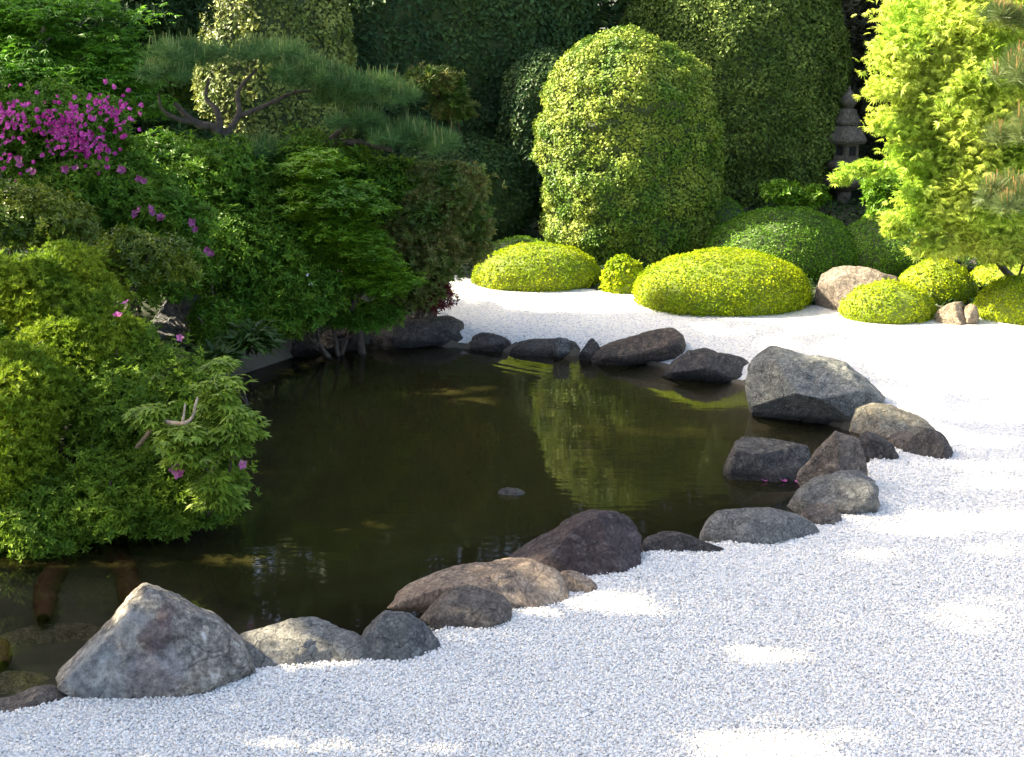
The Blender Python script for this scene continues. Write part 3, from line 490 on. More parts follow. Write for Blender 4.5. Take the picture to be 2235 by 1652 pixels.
# loose shrubs and trees: clumps of leaves on stems
def clump_pts(C, Rr, n, q, shell=.55, hemi=-.5):
    i = q.integers(0, len(C), n); d = nrm(q.normal(size=(n, 3))); k = d[:, 2] < hemi; d[k, 2] *= -1
    r = shell+(1-shell)*q.uniform(0, 1, n)**.6
    r = r*np.where(q.uniform(size=n) < .38, q.uniform(1., 1.75, n), 1.)
    return C[i]+d*Rr[i]*r[:, None], nrm(d/Rr[i]*Rr[i].mean(1, keepdims=True)), i
def crown_centres(regs, q):
    """regs: (px, py, rx_px, ry_px, Y, depth_m, n, clump radius m, flat)"""
    C, Rr = [], []
    for (px, py, rx, ry, Y, dp, n, cr, fl) in regs:
        c = at(px, py, Y); mx = math.hypot(Y, CH-c[2])/FPX; rad = np.array([rx*mx, dp, ry*mx]); inr = np.maximum(rad-cr*np.array([.8, .8, .8*fl]), rad*.2)
        d = nrm(q.normal(size=(n, 3))); d[:, 1] = -np.abs(d[:, 1])*np.where(q.uniform(size=n) < .75, 1, -1)
        C.append(c+d*inr*(q.uniform(0, 1, n)**.33)[:, None]); s = q.uniform(.7, 1.3, n)[:, None]; Rr.append(cr*s*np.array([1, 1, fl]))
    return np.concatenate(C), np.concatenate(Rr)
def shrub(name, label, cat, regs, mat, tpl, leaf, n, seed, foot=None, stems=5, sr=.02, a=(0, 0, 1), b=(1, .5, .6), group=None, shell=.55, hemi=-.5, bark=BARK, keep=None, stemname='stem'):
    q = np.random.default_rng(seed); C, Rr = crown_centres(regs, q); P, N, _ = clump_pts(C, Rr, n, q, shell, hemi)
    if keep is not None: k = keep(P); P, N = P[k], N[k]
    base = foot if foot is not None else (C[:, 0].mean(), C[:, 1].mean()+.1, .0); base = np.array(base, float)
    e = thing(name, label, cat, base, group)
    mb = MB(); mb.add(*place(P, N, leaf*q.uniform(.7, 1.3, len(P)), tpl, a, b, q)); mb.build('foliage', mat, e)
    for k in range(stems):
        T = C[q.integers(0, len(C))]; s0 = base+[*q.normal(size=2)*sr*2, -.15]; mid = (s0+T)/2+q.normal(size=3)*np.linalg.norm(T-s0)*.08
        mb = MB(); cv = curve([s0, mid, T], 6); mb.add(*tube(cv, np.linspace(sr, sr*.3, len(cv)), 6))
        for _ in range(5):
            j = q.integers(len(cv)//3, len(cv)); U = cv[j]+nrm(q.normal(size=3)+[0, 0, .6])*Rr.mean()*q.uniform(1, 2.2); mb.add(*tube(curve([cv[j], (cv[j]+U)/2+q.normal(size=3)*.02, U], 4), np.linspace(sr*.35, sr*.12, 9), 5))
        mb.build(stemname, bark, e, True)
    return e, C, Rr, P, N, q
ROS, ROSN = rosette(6, .34, .5), rosette(7, .24, .8, seed=4); MAP = palm()
AZ1 = leaf_mat('azalea_leaves', (.16, .26, .02), (.25, .36, .03), (.11, .2, .018), .42, 5., .15)
AZ2 = leaf_mat('yellow_green_leaves', (.2, .28, .015), (.3, .38, .025), (.15, .24, .015), .4, 4., .15)
AZD = leaf_mat('dark_azalea_leaves', (.09, .19, .016), (.16, .28, .022), (.06, .15, .012), .3, 4., .12)
PALEG = leaf_mat('pale_new_leaves', (.24, .36, .03), (.34, .44, .05), (.18, .28, .03), .4, 5.)
GLOS = leaf_mat('glossy_leaves', (.13, .19, .015), (.24, .27, .02), (.09, .15, .015), .3, 4., .3, .3)
def petals(n=5): return rosette(n, .75, .55, 0., 2)
MAG = leaf_mat('magenta_petals', (.5, .05, .32), (.68, .14, .5), (.34, .02, .2), .4, 5., .2)
PINK = leaf_mat('pink_petals', (.62, .16, .42), (.7, .3, .52), (.6, .12, .36), .4, 5., .2)
WHT = leaf_mat('white_petals', (.7, .62, .6), (.75, .72, .68), (.7, .6, .6), .3, 5., .2)
ORR = leaf_mat('red_leaves', (.14, .02, .02), (.2, .04, .03), (.07, .05, .02), .35, 5.)
TIPS = leaf_mat('copper_tip_leaves', (.11, .18, .025), (.24, .2, .06), (.08, .16, .02), .35, 5.)
def blossoms(e, pts, mat, size, per=1, spread=.03, name='blossom', q=rg):
    if per > 1:
        pts = np.concatenate([p+q.normal(size=(per, 3))*spread for p in pts]); per = 1; spread = 0.
        if len(pts) > 100:
            P = pts[100:]; N = nrm(np.tile([0, -1, .55], (len(P), 1))+q.normal(size=P.shape)*.35); pts = pts[:100]
            mb = MB(); mb.add(*place(P, N, size*q.uniform(.7, 1.2, len(P)), petals(), (0, 0, 1), (1, 0, .15), q)); mb.build('blossoms', mat, e)['kind'] = 'stuff'
    for p in pts:
        P = p+q.normal(size=(per, 3))*spread; N = nrm(np.tile([0, -1, .55], (per, 1))+q.normal(size=(per, 3))*.35)
        mb = MB(); mb.add(*place(P, N, size*q.uniform(.8, 1.2, per), petals(), (0, 0, 1), (1, 0, .15), q)); mb.build(name, mat, e)
# --- near azalea hanging over the water
def front(px, py, Y, dy=0): return at(px, py, Y-dy)
e, C, Rr, P, N, q = shrub('azalea_shrub', 'green azalea with a few pink blossoms hanging over the left water edge', 'shrub',
    [(330, 900, 190, 160, 7.9, .5, 60, .13, .8), (430, 1020, 130, 110, 7.5, .4, 45, .11, .7), (230, 1080, 230, 110, 7.4, .4, 60, .12, .8), (80, 1150, 150, 80, 7.2, .3, 30, .11, .8), (240, 770, 110, 90, 8.2, .4, 30, .13, .8), (400, 1120, 110, 45, 7.3, .3, 20, .08, .7)],
    AZ1, ROS, .034, 26000, 71, foot=(-2.2, 8.2, 0), stems=7, sr=.028)
blossoms(e, [at(x, y, Y) for x, y, Y in [(393, 738, 7.75), (440, 988, 7.0), (458, 998, 7.05), (530, 1013, 7.1), (487, 900, 7.2), (274, 662, 7.8), (257, 690, 7.8)]], PINK, .032, 1, 0)
blossoms(e, [at(382, 1022, 6.95), at(390, 1030, 6.97)], PINK, .04, 1, .0)
e, C, Rr, P, N, q = shrub('leafy_sapling', 'pale lime-leaved young branches at the right tip of the overhanging azalea', 'shrub',
    [(480, 880, 60, 70, 7.15, .14, 12, .06, .35), (520, 940, 60, 60, 7.05, .14, 12, .06, .35), (410, 970, 90, 50, 7.0, .16, 14, .07, .35), (330, 910, 50, 40, 7.1, .1, 6, .06, .35), (470, 1070, 70, 45, 7.0, .14, 10, .06, .4), (480, 800, 40, 25, 7.3, .08, 4, .05, .35)],
    PALEG, palm(5, 2.3, .3), .055, 2600, 72, foot=(-1.75, 7.5, -.1), stems=5, sr=.012, a=(.6, -.2, .8), b=(.1, 1, .35), shell=.1)
shrub('yellow_green_shrub', 'yellow-green feathery shrub filling the left picture edge', 'shrub',
    [(60, 860, 130, 130, 7.6, .4, 40, .13, .8), (20, 1000, 110, 100, 7.4, .4, 30, .12, .8), (110, 640, 180, 110, 8.4, .5, 50, .13, .6), (200, 740, 150, 90, 8.1, .4, 36, .12, .6)],
    AZ2, ROSN, .036, 17000, 73, foot=(-2.75, 8.3, 0), stems=6, sr=.022, b=(.8, .8, .6))
shrub('glossy_shrub', 'glossy small-leaved shrub catching the sun at the left edge below the magenta azalea', 'shrub',
    [(50, 490, 170, 80, 9.2, .4, 46, .12, .6), (330, 560, 120, 60, 8.9, .35, 24, .11, .6)], GLOS, ROS, .036, 8500, 74, foot=(-2.9, 9.5, .1), stems=5)
e, C, Rr, P, N, q = shrub('flowering_azalea', 'dark azalea covered with magenta blossoms at the left picture edge', 'shrub',
    [(100, 300, 220, 110, 10.2, .5, 60, .15, .7), (200, 420, 200, 90, 10.0, .5, 50, .15, .7), (330, 500, 150, 100, 9.9, .5, 40, .15, .8)], AZD, ROS, .045, 15000, 75, foot=(-3.1, 10.4, .2), stems=6, sr=.03)
pts = []
for (x, y, sx_, sy_, k) in [(20, 245, 26, 16, 5), (60, 262, 20, 12, 3), (130, 270, 26, 20, 6), (165, 300, 26, 18, 6), (200, 320, 18, 16, 4), (245, 240, 30, 14, 7), (170, 250, 10, 20, 3), (115, 285, 25, 15, 5), (15, 290, 10, 20, 2), (10, 345, 10, 12, 2), (140, 320, 30, 14, 4), (270, 285, 12, 10, 1), (220, 335, 12, 14, 3)]:
    pts += [at(x+q.normal()*sx_*.6, y+q.normal()*sy_*.6, 9.62+q.normal()*.05) for _ in range(k)]
q.shuffle(pts); blossoms(e, pts, MAG, .022, 7, .06, 'blossom', q)
blossoms(e, [at(x, y, 9.45) for x, y in [(155, 370), (263, 372), (75, 368), (40, 355), (300, 390), (330, 462), (355, 470), (425, 500), (300, 465), (450, 545)]], leaf_mat('dusky_petals', (.3, .06, .2), (.36, .1, .24), (.25, .05, .16), .3, 5.), .036, 2, .02, 'blossom', q)
shrub('dark_shrub', 'dark dense shrub bank behind the granite boulder', 'shrub',
    [(470, 430, 170, 120, 11.2, .6, 60, .17, .8), (540, 560, 160, 140, 10.9, .5, 60, .16, .8), (610, 660, 120, 90, 10.7, .4, 30, .14, .8), (470, 700, 60, 60, 10.2, .3, 12, .12, .8), (350, 590, 120, 80, 10.3, .5, 30, .14, .8)], AZD, ROS, .048, 20000, 76, foot=(-2.0, 11.3, .05), stems=6, sr=.03)
e, *_ = shrub('white_flowering_shrub', 'dark shrub with scattered small white flowers above the water', 'shrub', [(690, 640, 90, 70, 10.8, .3, 24, .12, .8), (790, 690, 80, 30, 11.1, .25, 14, .09, .7)], AZD, ROS, .04, 5000, 77, foot=(-1.35, 11.1, 0), stems=4)
blossoms(e, [at(x, y, 10.55) for x, y in [(672, 600), (680, 620), (676, 622), (710, 645), (655, 632), (348, 555), (425, 565)]], WHT, .02, 1, 0)
HIN = leaf_mat('cypress_sprays', (.14, .29, .012), (.22, .38, .018), (.09, .21, .012), .3, 3.)
shrub('dwarf_cypress', 'bright green dwarf cypress with fan-like tiered sprays near the pine', 'shrub',
    [(690, 380, 80, 50, 11.0, .3, 18, .12, .45), (730, 450, 120, 60, 10.9, .35, 26, .13, .4), (770, 540, 120, 60, 10.9, .35, 26, .13, .4), (820, 610, 90, 50, 10.9, .3, 20, .12, .4), (700, 520, 110, 60, 11., .35, 22, .13, .4)], HIN, rosette(7, .3, .25, seed=9), .045, 13000, 78, foot=(-1.25, 11.35, 0), stems=3, sr=.035, b=(.25, 1, .3), hemi=-.1)
shrub('copper_tipped_shrub', 'loose shrub with copper and pale green shoot tips at the end of the bushes', 'shrub',
    [(960, 440, 110, 90, 11.5, .4, 36, .13, .6), (930, 540, 100, 90, 11.45, .4, 36, .13, .7), (1010, 400, 55, 50, 11.5, .2, 12, .08, .4), (1030, 520, 35, 70, 11.55, .2, 14, .08, .8), (900, 640, 70, 50, 11.45, .3, 16, .1, .7)], TIPS, ROSN, .05, 12000, 79, foot=(-.75, 11.6, 0), stems=5)
shrub('red_leaved_shrub', 'small dark red-leaved shrub at the left tip of the white gravel', 'shrub', [(940, 630, 50, 55, 11.5, .22, 20, .08, .9)], ORR, ROS, .035, 2600, 80, foot=(-.6, 11.6, 0), stems=4, sr=.012)
shrub('fern', 'dark fern clump growing at the water edge below the granite boulder', 'fern', [(545, 750, 50, 35, 9.7, .2, 10, .09, .6), (470, 790, 40, 20, 9.3, .2, 6, .08, .6)], leaf_mat('fern_leaves', (.04, .09, .012), (.07, .13, .018), (.03, .07, .01)), quadleaf(.22), .12, 900, 81, foot=(-1.75, 9.7, 0), stems=2, sr=.008, a=(1, .3, .5), b=(0, 1, .4))
# dead branch and small things in the shrub
mb = MB(); mb.add(*tube(curve([at(x, y, Y) for x, y, Y in [(300, 975, 7.35), (345, 925, 7.1), (395, 924, 6.95), (418, 912, 6.94), (428, 880, 6.96), (431, 868, 7.)]], 8), np.linspace(.012, .004, 41), 8, .5)); mb.add(*tube(curve([at(398, 923, 6.95), at(402, 900, 6.97), at(404, 880, 7.)], 8), np.linspace(.007, .004, 17), 6))
tag(mb.build('dead_branch', plain('bleached_wood', (.28, .2, .13), (.46, .36, .25), 30.), None, True), 'bleached curved dead branch caught in the overhanging azalea', 'branch')
# --- pine: needle tufts in pads along bent branches
PN = leaf_mat('pine_needles', (.09, .19, .05), (.14, .24, .06), (.07, .16, .045), .2, 3., .1); PC = leaf_mat('pine_candles', (.2, .26, .08), (.28, .32, .1), (.18, .24, .07), .3, 3.)
def tuft(n=18, seed=1, lo=.15):
    q = np.random.default_rng(seed); Vs, Fs = [], []
    for k in range(n):
        d = nrm(q.normal(size=3)*[1, 1, .7]+[0, 0, .55]); s_ = nrm(np.cross(d, q.normal(size=3)))*.03; Vs += [d*.02-s_*.5, d*.02+s_*.5, d+s_*.2, d-s_*.2]; Fs.append([4*k, 4*k+1, 4*k+2, 4*k+3])
    return np.array(Vs), np.array(Fs)
def pine(name, label, pads, branches, needles, candles, seed, foot, dens=1., nl=.09, cs=.1, br=.035):
    q = np.random.default_rng(seed); e = thing(name, label, 'pine tree', foot); mb = MB(); mc = MB()
    for (px, py, rx, ry, Y, dp, n) in pads:
        c = at(px, py, Y); mx = Y/FPX; n = int(n*dens); d = nrm(q.normal(size=(n, 3))); d[:, 2] = np.abs(d[:, 2])*np.where(q.uniform(size=n) < .7, 1, -1)
        ns = max(5, n//16); sd = nrm(q.normal(size=(ns, 3))); sd[:, 2] = np.abs(sd[:, 2])*.9-.15; sc_ = sd*[rx*mx, dp, ry*mx]*(q.uniform(.1, 1, (ns, 1))**.5); k_i = q.integers(0, ns, n); P = c+sc_[k_i]+d*[rx*mx*.26, dp*.3, ry*mx*.26]*(q.uniform(.2, 1, n)**.5)[:, None]; N = nrm(d*[.5, .5, .3]+[0, 0, 1])
        mb.add(*place(P, N, nl*q.uniform(.8, 1.2, n), tuft(22, seed), (0, 0, 1), (1, .5, .3), q))
        k = (d[:, 2] > .15) & (q.uniform(size=n) < .55); Pc = P[k]
        mc.add(*place(Pc, np.tile(Z3, (len(Pc), 1)), cs*q.uniform(.6, 1.3, len(Pc)), (np.array([[-.045, 0, 0], [.045, 0, 0], [.02, 0, 1], [-.02, 0, 1], [0, -.045, 0], [0, .045, 0], [0, .02, 1], [0, -.02, 1.]]), np.array([[0, 1, 2, 3], [4, 5, 6, 7]])), (0, 0, 1), (1, 0, .22), q))
    mb.V += mc.V; mb.F[4] += [f+mb.n for f in mc.F[4]]; mb.M[4] += [m_+1 for m_ in mc.M[4]]; mb.build('foliage', [needles, candles], e)
    for pts, r0, r1 in branches:
        cv = curve([at(*p) for p in pts], 8); m_ = MB(); m_.add(*tube(cv, np.linspace(r0, r1, len(cv)), 8, .25)); m_.build('branch', BARK, e, True)
    return e
g0 = at(600, 420, 11.75)
pine('pruned_pine', 'dark blue-green pruned pine with twisting branches before the sunlit hedge corner',
    [(400, 130, 90, 45, 11.75, .35, 260), (370, 165, 70, 28, 11.55, .3, 150), (560, 125, 120, 35, 11.85, .35, 260), (660, 170, 70, 50, 11.65, .3, 200), (800, 215, 115, 55, 11.55, .4, 420), (720, 190, 60, 50, 11.55, .3, 160), (880, 310, 105, 40, 11.35, .35, 260), (780, 280, 80, 40, 11.45, .3, 160), (570, 330, 85, 25, 11.45, .3, 150), (960, 330, 40, 30, 11.25, .15, 60)],
    [([(600, 560, 11.85), (560, 420, 11.75), (500, 330, 11.75), (470, 280, 11.70), (430, 270, 11.70), (380, 225, 11.65)], .07, .018),
     ([(480, 290, 11.70), (475, 245, 11.70), (450, 215, 11.75), (455, 170, 11.75)], .03, .01), ([(490, 300, 11.70), (520, 250, 11.75), (520, 200, 11.80), (560, 150, 11.80)], .03, .01),
     ([(425, 268, 11.70), (390, 260, 11.65), (355, 240, 11.60), (345, 205, 11.55)], .022, .008), ([(520, 255, 11.75), (580, 230, 11.75), (650, 200, 11.75), (700, 205, 11.65)], .022, .01),
     ([(560, 420, 11.75), (660, 340, 11.65), (760, 310, 11.55), (860, 330, 11.45)], .05, .015), ([(700, 325, 11.60), (760, 270, 11.55), (800, 240, 11.55)], .03, .01)],
    PN, PC, 90, (g0[0], 11.85, .1))
PC2 = leaf_mat('orange_candles', (.5, .3, .12), (.6, .38, .16), (.45, .3, .12), .3, 3.); PN2 = leaf_mat('olive_needles', (.1, .15, .035), (.15, .19, .05), (.08, .13, .03), .2, 3.)  # olive needle colour for the right-edge pine
pine('candled_pine', 'sunlit pine with upright orange candles at the right picture edge',
    [(2225, 170, 60, 60, 10.6, .25, 130), (2240, 300, 70, 60, 10.55, .25, 160), (2215, 440, 75, 55, 10.45, .25, 180), (2260, 60, 60, 40, 11., .3, 80), (2190, 40, 50, 25, 11.2, .2, 60)],
    [([(2330, 620, 11.1), (2310, 400, 11.1), (2290, 200, 11.2), (2260, 60, 11.2)], .06, .03), ([(2310, 450, 11.1), (2230, 440, 10.9)], .03, .012), ([(2300, 310, 11.1), (2235, 300, 10.95)], .03, .012), ([(2290, 190, 11.1), (2220, 170, 11.)], .03, .012)],
    PN2, PC2, 91, (at(2330, 620, 11.1)[0], 11.1, 0), cs=.1, dens=2.)
# --- maples
MPL = leaf_mat('lime_maple_leaves', (.44, .56, .06), (.62, .68, .14), (.34, .5, .05), .45, 2.2, .3); MPD = leaf_mat('green_maple_leaves', (.11, .29, .02), (.18, .38, .03), (.08, .21, .015), .45, 2., .3)
regs = [(2210, 120, 60, 160, 11.6, .3, 24, .18, .6), (2200, 380, 70, 150, 11.6, .3, 24, .18, .6), (2070, 60, 190, 90, 12.0, .55, 60, .22, .55), (2060, -60, 170, 60, 12.1, .5, 30, .22, .55), (2090, 300, 150, 260, 12.3, .4, 60, .24, .7), (2110, 160, 220, 90, 11.9, .55, 70, .22, .55), (2080, 250, 190, 70, 11.9, .5, 60, .2, .55), (2130, 350, 190, 90, 11.8, .5, 60, .2, .55), (2130, 450, 180, 80, 11.9, .5, 56, .2, .55), (2170, 530, 130, 60, 11.9, .4, 40, .17, .55), (2070, 440, 100, 80, 11.7, .35, 22, .16, .55), (2040, 540, 60, 30, 11.7, .25, 10, .12, .4), (2150, 200, 120, 200, 11.5, .3, 40, .2, .55),
        (1960, 110, 70, 60, 11.8, .3, 16, .16, .55), (1940, 200, 60, 25, 11.7, .2, 8, .14, .55), (1950, 275, 60, 30, 11.7, .2, 8, .14, .55), (1980, 340, 80, 25, 11.7, .2, 10, .14, .55), (1890, 370, 60, 14, 11.6, .12, 7, .1, .55), (1835, 390, 18, 12, 11.6, .06, 2, .07, .7), (2010, 430, 70, 30, 11.7, .2, 9, .13, .55), (1985, 480, 60, 25, 11.7, .2, 7, .12, .55), (1955, 505, 30, 12, 11.7, .1, 3, .08, .4)]
shrub('lime_maple', 'brilliant lime-yellow maple cascading down at the right side', 'maple tree', regs, MPL, palm(7, 2.5, .17), .055, 52000, 95, foot=(4.6, 12.6, 0), stems=3, sr=.045, a=(.2, -.5, .5), b=(-.3, .8, .8), shell=.2, stemname='branch')
shrub('green_maple', 'green maple filling the top left corner behind the azaleas', 'maple tree', [(120, 60, 230, 100, 12.8, .6, 60, .22, .35), (60, 170, 180, 70, 12.4, .5, 40, .2, .35), (250, 150, 130, 70, 12.6, .5, 40, .18, .35), (230, 230, 160, 45, 12.3, .4, 30, .17, .4), (20, 70, 100, 120, 12.8, .4, 30, .2, .35)], MPD, MAP, .065, 13000, 96, foot=(-4.6, 13, .3), stems=5, sr=.05, a=(.2, -.4, .6), b=(0, 1, .4), shell=.2, bark=GBARK, stemname='branch')
# filler greenery behind the left bank and lantern
BACK = leaf_mat('background_leaves', (.035, .075, .02), (.06, .11, .03), (.03, .06, .02), .25, 1.5, .1)
shrub('understorey_shrub', 'dark leafy shrub under the pruned pine', 'shrub', [(520, 430, 180, 60, 11.50, .4, 40, .18, .7), (700, 380, 150, 90, 11.60, .4, 40, .17, .7), (860, 420, 100, 90, 11.70, .4, 30, .15, .7), (330, 370, 140, 80, 11.30, .5, 34, .17, .7)], AZD, ROS, .05, 13000, 97, foot=(-2.3, 11.80, .1), stems=4)
shrub('lantern_shrub', 'small loose green shrub to the left of the lantern foot', 'shrub', [(1700, 425, 55, 25, 15.6, .2, 14, .1, .6), (1760, 430, 50, 25, 15.6, .2, 12, .1, .6)], MIDG, ROS, .055, 1400, 98, foot=(2.95, 15.7, .2), stems=3)
shrub('lantern_shrub', 'green shrub below the maple tips to the right of the lantern foot', 'shrub', [(1930, 420, 60, 50, 15.2, .25, 20, .13, .6), (1960, 480, 60, 30, 15.0, .25, 14, .12, .6)], MIDG, ROS, .055, 2400, 99, foot=(3.9, 15.3, .2), stems=3)
shrub('background_shrub', 'dark brownish shrub standing behind the stone lantern', 'shrub', [(1850, 100, 130, 200, 18.2, .5, 90, .25, .8), (1860, 350, 140, 130, 18.0, .4, 70, .25, .8), (2040, 200, 150, 320, 18., .5, 90, .28, .8)], leaf_mat('brownish_leaves', (.04, .045, .02), (.07, .06, .03), (.035, .05, .02), .2, 1.5), ROS, .09, 14000, 100, foot=(4.3, 18.3, .25), stems=5, sr=.05)
shrub('background_shrub', 'dark green shrub with lit yellow tips behind the pine left of the hedge corner', 'shrub', [(350, 20, 90, 90, 14.2, .4, 50, .2, .7), (380, 330, 110, 80, 14.2, .4, 50, .22, .7), (230, 120, 170, 190, 14.2, .4, 80, .24, .7), (20, 150, 180, 260, 14.3, .4, 90, .26, .7)], BACK, ROS, .08, 22000, 101, foot=(-3.6, 14.3, .25), stems=5, sr=.05)
shrub('shoot_tip_shrub', 'dark shrub with straw-yellow shoot tips in front of the massive hedge', 'shrub', [(950, 175, 60, 30, 14.9, .2, 16, .12, .5), (990, 230, 50, 40, 15., .2, 12, .12, .6)], TIPS, ROSN, .06, 1700, 102, foot=(-.6, 15.2, .1), stems=4)
clipped('background_hedge', 'long dark hedge closing the garden behind the left bank trees', -260, 470, -60, 420, .35, HEDG, [(0, .97), (.3, 1), (.9, .97), (.97, .85), (1, 0)], leaf=.08, dens=1500, amp=.1, seed=69, cat='hedge', Yover=16.6, z0=.2)
shrub('bank_shrub', 'low dark green leaves covering the bank at the left picture edge behind the yellow-green shrub', 'shrub', [(-20, 650, 120, 70, 8.9, .3, 30, .12, .7), (60, 470, 130, 60, 9.7, .3, 26, .13, .7), (-10, 760, 90, 60, 8.4, .3, 16, .12, .7)], AZD, ROS, .045, 8000, 103, foot=(-3.2, 9, .1), stems=4)
# the bank goes on with more shrubs beyond the left picture edge
for k_, (reg, m_, lb) in enumerate([([(-220, 1080, 210, 110, 7.4, .5, 46, .14, .8)], AZ1, 'rounded green azalea overhanging the water beyond the left edge'), ([(-270, 860, 200, 120, 8.3, .6, 46, .16, .8)], AZ2, 'yellow-green shrub on the bank beyond the left edge'),
        ([(-300, 600, 240, 120, 9.6, .6, 50, .18, .8)], AZD, 'dark azalea on the bank beyond the left edge'), ([(-600, 850, 220, 160, 8.6, .7, 50, .2, .8)], AZD, 'broad dark shrub farthest left on the bank'), ([(-600, 1130, 180, 90, 7.4, .4, 36, .15, .8)], AZ1, 'low green azalea farthest left at the water edge')]):
    c_ = at(reg[0][0], reg[0][1], reg[0][4]); shrub('bank_azalea', lb, 'shrub', reg, m_, ROS, .045, 7000, 130+k_, foot=(c_[0], c_[1]+.1, .05), stems=5)
# leaf litter and ground cover on the soil
q = np.random.default_rng(9); n = 60000; gx = q.uniform(-6, 7, n); gy = q.uniform(6.5, 19, n); k = ~poly_in(gx, gy, SP) & ~poly_in(gx, gy, GP); gx, gy = gx[k], gy[k]; ds_ = poly_dist(gx, gy, SP)
gp = np.stack([gx, gy, height(gx, gy, np.zeros(len(gx), bool), ds_)+q.uniform(0, .05, len(gx))], -1)
gc = MB().add(*place(gp, np.tile(Z3, (len(gp), 1)), .06*q.uniform(.6, 1.5, len(gp)), LEAFQ, (0, .4, 1), (1, 0, 1.), q)).build('ground_cover', BACK); gc['kind'] = 'stuff'; tag(gc, 'low dark leafy ground cover on the soil under the shrubs', 'ground cover')
# --- stone lantern
LST = rock_mat('lantern_stone', (.07, .06, .045), (.11, .095, .072), (.15, .13, .095), (.4, .36, .26), .35, wet=False, scale=9., bump=.35)
Yl = 16.6; mx = math.hypot(Yl, 1.7)/FPX
def lat(px, py): return at(px, py, Yl)
lc = lat(1846, 330); e = thing('stone_lantern', 'weathered grey stone lantern with a square window in the dark gap beside the maple', 'stone lantern', (lc[0], Yl, .2))
def lathe(prof, seg=6, rot=R(18), wav=None):
    V = []; th = np.linspace(0, 2*np.pi, seg, endpoint=False)+rot
    for (py, r) in prof: V.append(np.stack([lc[0]+np.cos(th)*r*mx, Yl+np.sin(th)*r*mx, np.full(seg, lat(1846, py)[2])], -1))
    n_ = len(prof); V.append(np.array([[lc[0], Yl, lat(1846, prof[0][0])[2]], [lc[0], Yl, lat(1846, prof[-1][0])[2]]])); V = np.concatenate(V)
    i = np.arange(n_-1)[:, None]*seg; j = np.arange(seg)[None]; k = (j+1) % seg
    Fq = np.stack([i+j, i+seg+j, i+seg+k, i+k], -1).reshape(-1, 4); j = np.arange(seg); k = (j+1) % seg
    Ft = np.concatenate([np.stack([np.full(seg, n_*seg), j, k], -1), np.stack([np.full(seg, n_*seg+1), (n_-1)*seg+k, (n_-1)*seg+j], -1)]); return V, Fq, Ft
def lpart(name, prof, seg=6, mat=LST, smooth=False):
    V, Fq, Ft = lathe(prof, seg); mb = MB(); mb.add(V, Fq); mb.F[3].append(Ft); mb.M[3].append(np.zeros(len(Ft))); return mb.build(name, mat, e, smooth)
lpart('finial', [(188, 2), (196, 4), (204, 10), (214, 17), (224, 18), (232, 12), (238, 9)], 16, smooth=True)
lpart('cap_tier', [(236, 11), (240, 18), (250, 20), (256, 24), (266, 28), (271, 26)], 12)
lpart('roof', [(266, 16), (274, 26), (288, 38), (298, 46), (305, 48), (311, 44), (311, 30)], 6)
fb = lpart('firebox', [(309, 27), (312, 30), (348, 30), (350, 27)], 6)
# near-black blocks on the viewer's faces, painting the unlit window hollow
for k_ in range(6):
    an = R(18)+math.pi/6+k_*math.pi/3; n_ = np.array([math.cos(an), math.sin(an), 0]); 
    if n_[1] > .2: continue
    s_ = np.array([-n_[1], n_[0], 0]); ap = 30*mx*math.cos(math.pi/6); zc = lat(1846, 327)[2]; cc = np.array([lc[0], Yl, zc])+n_*(ap-.008); hw, hh_ = 8*mx, 10*mx
    mb = MB()
    cs = [cc+s_*a_*hw+Z3*b_*hh_ for a_, b_ in ((-1, -1), (1, -1), (1, 1), (-1, 1))]; cs2 = [c_+n_*.012 for c_ in cs]
    mb.add(np.array(cs+cs2), [[4, 5, 6, 7], [0, 3, 2, 1], [0, 1, 5, 4], [1, 2, 6, 5], [2, 3, 7, 6], [3, 0, 4, 7]]); mb.build('window', plain('painted_dark_opening', (.006, .006, .005), (.01, .01, .008)), fb if False else e)
lpart('platform', [(348, 30), (352, 40), (358, 44), (364, 42), (372, 34), (376, 22)], 12)
lpart('lotus_collar', [(376, 20), (380, 34), (386, 46), (394, 48), (402, 44), (412, 30), (416, 18)], 12)
lpart('post', [(414, 17), (430, 15), (470, 16), (520, 18)], 12, smooth=True)
lpart('base', [(505, 26), (512, 36), (530, 40), (540, 40)], 6)
